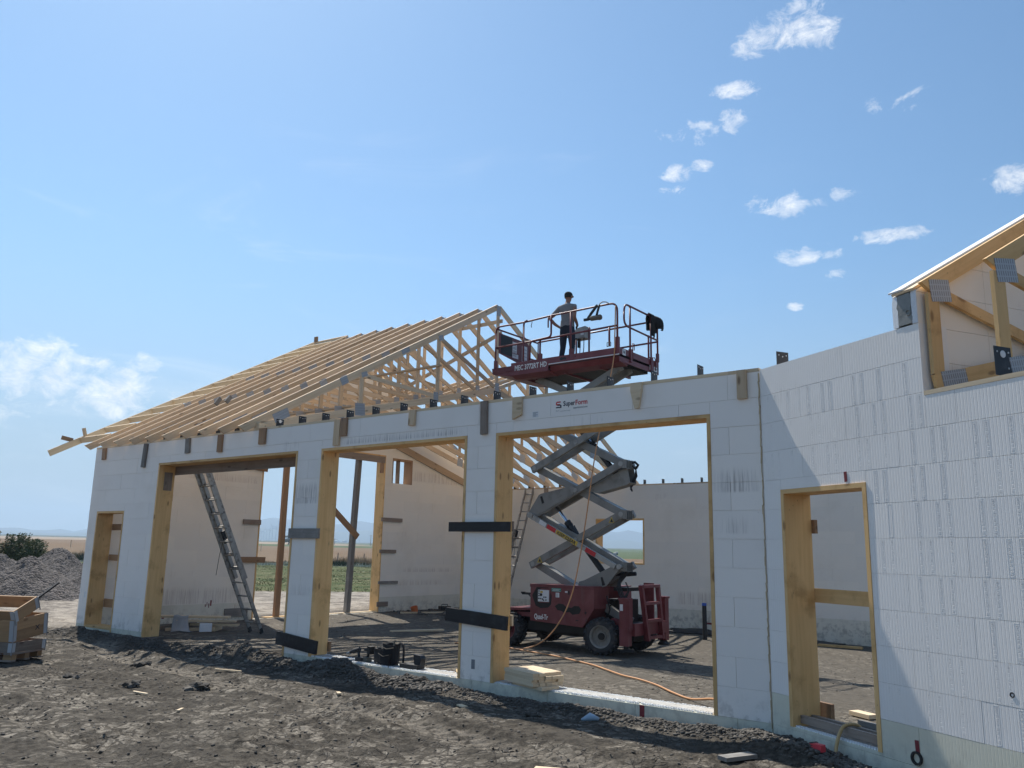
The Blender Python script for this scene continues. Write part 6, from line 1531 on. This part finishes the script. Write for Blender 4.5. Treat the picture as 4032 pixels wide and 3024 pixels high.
# ------------------------------------------------------------------ gravel heaps and bushes on the left
def gravel_mat():
    m, nt, b = new_mat('gravel'); co = nt.node('ShaderNodeNewGeometry').outputs['Position']
    v = nt.node('ShaderNodeTexVoronoi'); nt.put(v.inputs['Vector'], co); v.inputs['Scale'].default_value = 17
    g = nt.node('ShaderNodeSeparateColor'); nt.put(g.inputs[0], v.outputs['Color'])
    a = nt.mix(g.outputs[0], c4((0.040, 0.036, 0.034)), c4((0.155, 0.136, 0.128)))
    a = nt.mix(nt.math('MULTIPLY', nt.ramp(nt.noise(co, 1.1, 4, 0.6), .45, .65), .5), a, c4((0.10, .088, .08)))
    nt.put(b.inputs['Base Color'], a); b.inputs['Roughness'].default_value = .95
    bump(nt, b, nt.math('SUBTRACT', 1.0, v.outputs['Distance']), 1.0, .05); return m
M['gravel'] = gravel_mat()
def heap(x, y, h, r, seed, label):
    b = MB(); n, mrad = 90, 46; vs = []; z0 = gz(x, y) - .12
    for j in range(mrad + 1):
        q = j / mrad
        for i in range(n):
            a = 2 * math.pi * i / n; k = 1 + .13 * math.sin(a * 2 + seed) + .07 * math.sin(a * 5 + seed * 2)
            px, py = x + math.cos(a) * r * q * k, y + math.sin(a) * r * q * k
            vs.append((px, py, z0 + (h + .12) * (1 - q) ** 1.0 * (1.0 if q > .08 else 1 - (.08 - q) * 1.2)))
    v = np.array(vs); v[:, 2] += fbm(v[:, 0] * 2.0, v[:, 1] * 2.0, 3, seed) * .13 + fbm(v[:, 0] * 11, v[:, 1] * 11, 2, seed + 5, .7) * .085
    b.add(v.tolist(), [(j * n + i, j * n + (i + 1) % n, (j + 1) * n + (i + 1) % n, (j + 1) * n + i) for j in range(mrad) for i in range(n)])
    return tag(b.build('gravel_heap', M['gravel'], smooth=True), label, 'gravel heap', 'heaps of gravel beside the building')
heap(-17.4, 3.5, 1.32, 2.1, 1, 'nearest grey gravel heap behind the wooden frames')
heap(-22.4, 6.6, 1.72, 2.3, 2, 'gravel heap at the back, in front of the stubble field')
heap(-19.4, 6.7, 1.42, 2.0, 3, 'gravel heap partly hidden by the corner of the garage')
heap(-21.6, 4.2, 1.45, 2.0, 4, 'gravel heap at the left edge below the bushes')
def leaf_mat(name, c1, c2):
    m, nt, b = new_mat(name); r = nt.node('ShaderNodeNewGeometry').outputs['Random Per Island']
    nt.put(b.inputs['Base Color'], nt.mix(r, c4(c1), c4(c2))); b.inputs['Roughness'].default_value = .6; b.inputs['Specular IOR Level'].default_value = .25
    return m
M['leaf'] = leaf_mat('bush_leaf', (0.040, 0.062, 0.020), (0.105, 0.125, 0.045))
M['leaf_dark'] = leaf_mat('dark_leaf', (0.028, 0.042, 0.020), (0.060, 0.075, 0.036))
def leaf_cloud(b, R_, n, cen, rad, size, zmin=None):
    for _ in range(n):
        d = V((R_.gauss(0, 1), R_.gauss(0, 1), R_.gauss(0, 1))).normalized() * (R_.random() ** .4)
        p = V(cen) + V((d.x * rad[0], d.y * rad[1], d.z * rad[2]))
        if zmin is not None and p.z < zmin: continue
        a = V((R_.gauss(0, 1), R_.gauss(0, 1), R_.gauss(0, 1) + .4)).normalized(); u = a.orthogonal().normalized(); w = a.cross(u); s = size * R_.uniform(.6, 1.4)
        b.add([p - u * s, p + w * s * .35, p + u * s, p - w * s * .35], [(0, 1, 2, 3)])
def bush(x, y, w, h, seed, label):
    R_ = random.Random(seed); z = gz(x, y); t = thing('bush', label, 'bush', (x, y, z), 0, 'bushes behind the gravel heaps')
    b = MB()
    for j in range(16):
        cx, cy = x + R_.uniform(-w, w) * .75, y + R_.uniform(-w, w) * .5; top = h * R_.uniform(.55, 1.0) * (1 - .35 * abs(cx - x) / w)
        leaf_cloud(b, R_, 520, (cx, cy, z + top * .55), (w * .30, w * .30, top * .52), .085, z)
        for _ in range(24):
            sx, sy = cx + R_.uniform(-.3, .3), cy + R_.uniform(-.3, .3)
            for q in range(9): leaf_cloud(b, R_, 2, (sx + q * .012, sy, z + top * .9 + q * .055 * R_.uniform(.8, 1.1)), (.05, .05, .04), .05)
    b.build('foliage', M['leaf'], t, IM)
    b = MB()
    for j in range(14):
        a = R_.uniform(-.6, .6); b.tube([(x + R_.uniform(-w, w) * .4, y + R_.uniform(-.4, .4), z), (x + a * w, y + R_.uniform(-.5, .5), z + h * .6)], .02, 5)
    b.build('stem', M['bark'], t, IM)
bush(-31.0, 6.6, 1.9, 2.5, 5, 'tall green bush at the left edge behind the gravel heaps')
bush(-30.6, 8.6, 1.5, 2.0, 6, 'lower green bush sloping down towards the stubble field')

# ------------------------------------------------------------------ grass and weeds seen through the gable doorway
def blades():
    R_ = np.random.RandomState(8); n1 = Vector((-0.78, .62)); tv = Vector((.62, .78))
    def make(name, label, n, w0, w1, v0, v1, hgt, wid, mat, lump):
        w = w0 + (w1 - w0) * R_.rand(n); v = v0 + (v1 - v0) * R_.rand(n); x = w * n1.x + v * tv.x; y = w * n1.y + v * tv.y
        k = np.clip(.6 + 1.4 * fbm(x * lump, y * lump, 3, 61), .15, 1.6); h = hgt * k * R_.uniform(.6, 1.3, n)
        z = ground_h(x, y); a = R_.rand(n) * 6.283; lean = R_.randn(n, 2) * .3
        c, s = np.cos(a) * wid, np.sin(a) * wid
        p0 = np.stack([x - c, y - s, z], 1); p1 = np.stack([x + c, y + s, z], 1); p2 = np.stack([x + lean[:, 0] * h, y + lean[:, 1] * h, z + h], 1)
        vv = np.stack([p0, p1, p2], 1).reshape(-1, 3); me = bpy.data.meshes.new(name)
        me.vertices.add(3 * n); me.vertices.foreach_set('co', vv.astype(np.float32).ravel()); me.loops.add(3 * n); me.polygons.add(n)
        me.loops.foreach_set('vertex_index', np.arange(3 * n, dtype=np.int32)); me.polygons.foreach_set('loop_start', np.arange(0, 3 * n, 3, dtype=np.int32)); me.update(calc_edges=True)
        me.materials.append(mat); o = bpy.data.objects.new(name, me); COL.objects.link(o); parent_to(o, None, IM); tag(o, label, kind='stuff')
    M['blade'] = leaf_mat('grass_blade', (0.065, 0.082, 0.030), (0.175, 0.165, 0.080)); M['straw'] = leaf_mat('dry_weed', (0.26, 0.19, 0.11), (0.40, 0.31, 0.19)); M['blossom'] = leaf_mat('pale_blossom', (.42, .42, .34), (.58, .58, .48))
    make('grass', 'rough green grass beyond the gable doorway', 26000, 21, 63, -14, 14, .075, .022, M['blade'], .35)
    make('dry_weeds', 'tall straw-coloured weeds along the field fence', 17000, 62.5, 67, -22, 24, .75, .03, M['straw'], .25)
    make('white_weeds', 'pale flowering weeds at the edge of the grass', 4200, 58.5, 62.5, -18, 18, .24, .05, M['blossom'], .5)
    make('dark_weeds', 'dark green weeds at the foot of the field fence', 9000, 60.5, 64, -22, 24, .48, .05, M['leaf_dark'], .22)
blades()

# ------------------------------------------------------------------ things far out
for i, (x, y, lab) in enumerate(((-48.7, 43.25, 'fence post seen left of the braced post in the gable doorway'), (-47.15, 45.05, 'fence post seen right of the braced post in the gable doorway'), (-52.2, 39.3, 'fence post seen beside the slim brown post'), (-7.5, 26.2, 'stake seen in the square window of the back wall'))):
    z = gz(x, y); b = MB(); b.tube([(x, y, z - .1), (x + .01, y, z + .6), (x + .03, y, z + 1.05)], .055, 7, radii=[.06, .055, .045]); tag(b.build('fence_post', M['wood_old']), lab, 'fence post', 'posts of the field fence')
for j in range(14):
    w, v = 150, -92 + j * 6.5; x, y = w * -.78 + v * .62, w * .62 + v * .78; z = gz(x, y); b = MB(); b.tube([(x, y, z), (x, y, z + 1.3)], .07, 5); tag(b.build('fence_post', M['wood_pale']), 'tiny post of the far stubble fence, %s from the left end' % (ORD[j] if j < 12 else ('thirteenth', 'fourteenth')[j - 12]), 'fence post', 'posts of the far fence')
def pole(px, py, ztop, label, arm_=True, k=1.0):
    z = gz(px, py); t = thing('utility_pole', label, 'utility pole', (px, py, z), 0, 'utility poles in the fields'); b = MB(); b.tube([(px, py, z), (px, py, ztop)], .17 * k, 7, radii=[.2 * k, .13 * k]); b.build('shaft', M['wood_old'], t, IM)
    if arm_: beam('cross_arm', (px - .6 * k, py - .7 * k, ztop - .5), (px + .6 * k, py + .7 * k, ztop - .5), .14 * k, .14 * k, M['wood_old'], t)
pole(-363.8, 321.0, 9.24, 'utility pole just left of the braced post in the gable doorway'); pole(-355.8, 330.0, 9.64, 'utility pole near the right jamb of the gable doorway'); pole(-369.4, 314.6, 7.2, 'short utility pole at the left of the gable doorway')
def pylon(x, y, h, label):
    z = gz(x, y); t = thing('pylon', label, 'pylon', (x, y, z), 0, 'pylons on the horizon'); b = MB()
    for sx, sy in ((-1, -1), (1, -1), (1, 1), (-1, 1)): b.tube([(x + sx * h * .11, y + sy * h * .11, z), (x + sx * h * .03, y + sy * h * .03, z + h * .6), (x, y, z + h)], h * .018, 4)
    b.build('mast', M['dark_steel'], t, IM); b = MB()
    for q, w in ((.62, .26), (.8, .2)): F, L = frame_along((x - w * h * .62, y - w * h * .78, z + h * q), (x + w * h * .62, y + w * h * .78, z + h * q)); b.box(0, L, -h * .02, h * .02, -h * .02, h * .02, M=F)
    b.build('cross_arm', M['dark_steel'], t, IM)
for s_, (x, y, h, lab) in ((2.3, (-912.7, 779.1, 5.2, 'pylon on the horizon left of the braced post')), (2.3, (-903.5, 789.7, 5.4, 'pylon on the horizon right beside the braced post')), (2.3, (-892.3, 802.4, 4.6, 'pylon on the horizon right of the braced post'))):
    pylon(CAM.x + (x - CAM.x) * s_, CAM.y + (y - CAM.y) * s_, h * s_, lab)
def farm():
    k = 2.2; x, y = CAM.x + (-900 - CAM.x) * k, CAM.y + (782 - CAM.y) * k; z = gz(x, y)
    R_ = random.Random(2)
    for j, lab in enumerate(('low pale shed on the horizon, leftmost of the farm', 'low grey shed on the horizon in the middle of the farm', 'low pale shed on the horizon, rightmost of the farm')):
        px, py = x + (j - 1) * 14, y + (j - 1) * 17; t = thing('farm_shed', lab, 'shed', (px, py, z), 0, 'farm sheds on the horizon'); b = MB(); b.box(px - 5, px + 5, py - 6, py + 6, z, z + 4.2); b.build('shed_wall', M['wood_grey' if j == 1 else 'concrete_pale'], t, IM)
        b = MB(); b.prism([(-6.4, 4.2), (6.4, 4.2), (0, 6.6)], px - 5.2, px + 5.2, lambda u, w, q: (q, py + u, z + w)); b.build('roof', M['concrete'], t, IM)
farm()
def turbine(x, y, zb_, hub, rot, yaw, label):
    H = hub - zb_; t = thing('wind_turbine', label, 'wind turbine', (x, y, zb_), 0, 'wind turbines on the plain')
    b = MB(); b.tube([(x, y, zb_ - 3), (x, y, hub)], 1, 12, radii=[H * .036, H * .019]); b.build('tower', M['turbine'], t, IM)
    ax = V((math.cos(yaw), math.sin(yaw), 0)); F, L = frame_along(V((x, y, hub)) - ax * H * .06, V((x, y, hub)) + ax * H * .05)
    b = MB(); b.box(0, L, -H * .02, H * .02, -H * .018, H * .024, M=F); b.build('nacelle', M['turbine'], t, IM)
    hb = V((x, y, hub)) + ax * H * .065; side = V((0, 0, 1)).cross(ax)
    for j in range(3):
        a = rot + j * 2.094; d = side * math.sin(a) + V((0, 0, 1)) * math.cos(a); F, L = frame_along(hb, hb + d * H * .56, tuple(ax)); w = H * .03
        b = MB(); b.add([F @ V(p) for p in ((0, -w * .4, 0), (0, w * .4, 0), (L * .2, w * .6, 0), (L, w * .12, 0), (L, -w * .05, 0), (L * .2, -w * .5, 0), (0, -w * .4, w * .4), (0, w * .4, w * .4), (L * .2, w * .6, w * .25), (L, w * .12, w * .08), (L, -w * .05, w * .08), (L * .2, -w * .5, w * .25))],
                           [(5, 4, 3, 2, 1, 0), (6, 7, 8, 9, 10, 11)] + [(i, (i + 1) % 6, 6 + (i + 1) % 6, 6 + i) for i in range(6)]); b.build('blade', M['turbine'], t, IM)
M['turbine'] = simple('turbine_steel', (0.30, 0.32, 0.35), 0.5, vary=.03)
k = 2.0
for i, (x, y, zt) in enumerate(((-1210, 861, 24.6), (-1207.5, 864.6, 26.5), (-1205.3, 867.7, 27.4), (-1202.5, 871.6, 28.4), (-1199.8, 875.3, 30.5), (-1197, 879.1, 33), (-1193.5, 883.8, 35.2), (-1190.4, 888, 36))):
    px, py = CAM.x + (x - CAM.x) * k, CAM.y + (y - CAM.y) * k; turbine(px, py, CAM.z + (11.3 - CAM.z) * k, CAM.z + (zt - CAM.z) * k, .35 + i * 1.1, math.radians(-75 + 6 * i), 'wind turbine seen through the left opening, %s from the left' % ORD[i])
def far_tree(x, y, h, w, label):
    R_ = random.Random(int(h * 10)); z = gz(x, y); t = thing('tree', label, 'tree', (x, y, z)); b = MB()
    for j in range(22): leaf_cloud(b, R_, 150, (x + R_.uniform(-w, w) * .8, y + R_.uniform(-w, w), z + h * R_.uniform(.25, .85)), (w * .35, w * .35, h * .16), .22, z)
    b.build('crown', M['leaf_dark'], t, IM); b = MB()
    for j in range(5): b.tube([(x + R_.uniform(-w, w) * .4, y, z - .2), (x + R_.uniform(-w, w) * .6, y, z + h * .6)], .16, 6, radii=[.16, .06])
    b.build('trunk', M['bark'], t, IM)
far_tree(-322.0, 246.2, 4.6, 3.4, 'dark tree clump standing in the fields right of the turbines')
for (x, y, r, m, lab) in ((-115.9, 206.0, .45, 'concrete', 'grey round bale farther back in the green field'), (-100.9, 180.0, .42, 'concrete_pale', 'pale round bale in the green field'), (-112.3, 196.5, .42, 'wood_buck', 'tan round bale leftmost in the green field')):
    z = gz(x, y); b = MB(); b.lathe([(0, 0), (r * .92, 0), (r, .08), (r, r * 1.5), (r * .92, r * 1.6), (0, r * 1.6)], (x - .5, y - .4, z + r * .95), (.78, .62, 0), 20); tag(b.build('round_bale', M[m], smooth=False), lab, 'bale', 'round bales in the green field')

# ------------------------------------------------------------------ the hazy air
def haze():
    b = MB(); b.box(-5400, 5400, -5400, 5400, -12, 205); o = b.build('haze', [])
    m = bpy.data.materials.new('haze_air'); m.use_nodes = True; nt = m.node_tree; nt.nodes.clear()
    out = nt.nodes.new('ShaderNodeOutputMaterial'); v = nt.nodes.new('ShaderNodeVolumePrincipled')
    v.inputs['Color'].default_value = (0.58, 0.78, 1.0, 1); v.inputs['Density'].default_value = HAZE_DENSITY; v.inputs['Anisotropy'].default_value = 0.3
    nt.links.new(v.outputs[0], out.inputs['Volume']); o.data.materials.append(m); o.display_type = 'WIRE'
    tag(o, 'pale blue summer haze over the whole plain', kind='stuff')
HAZE_DENSITY = 0.00030
haze()
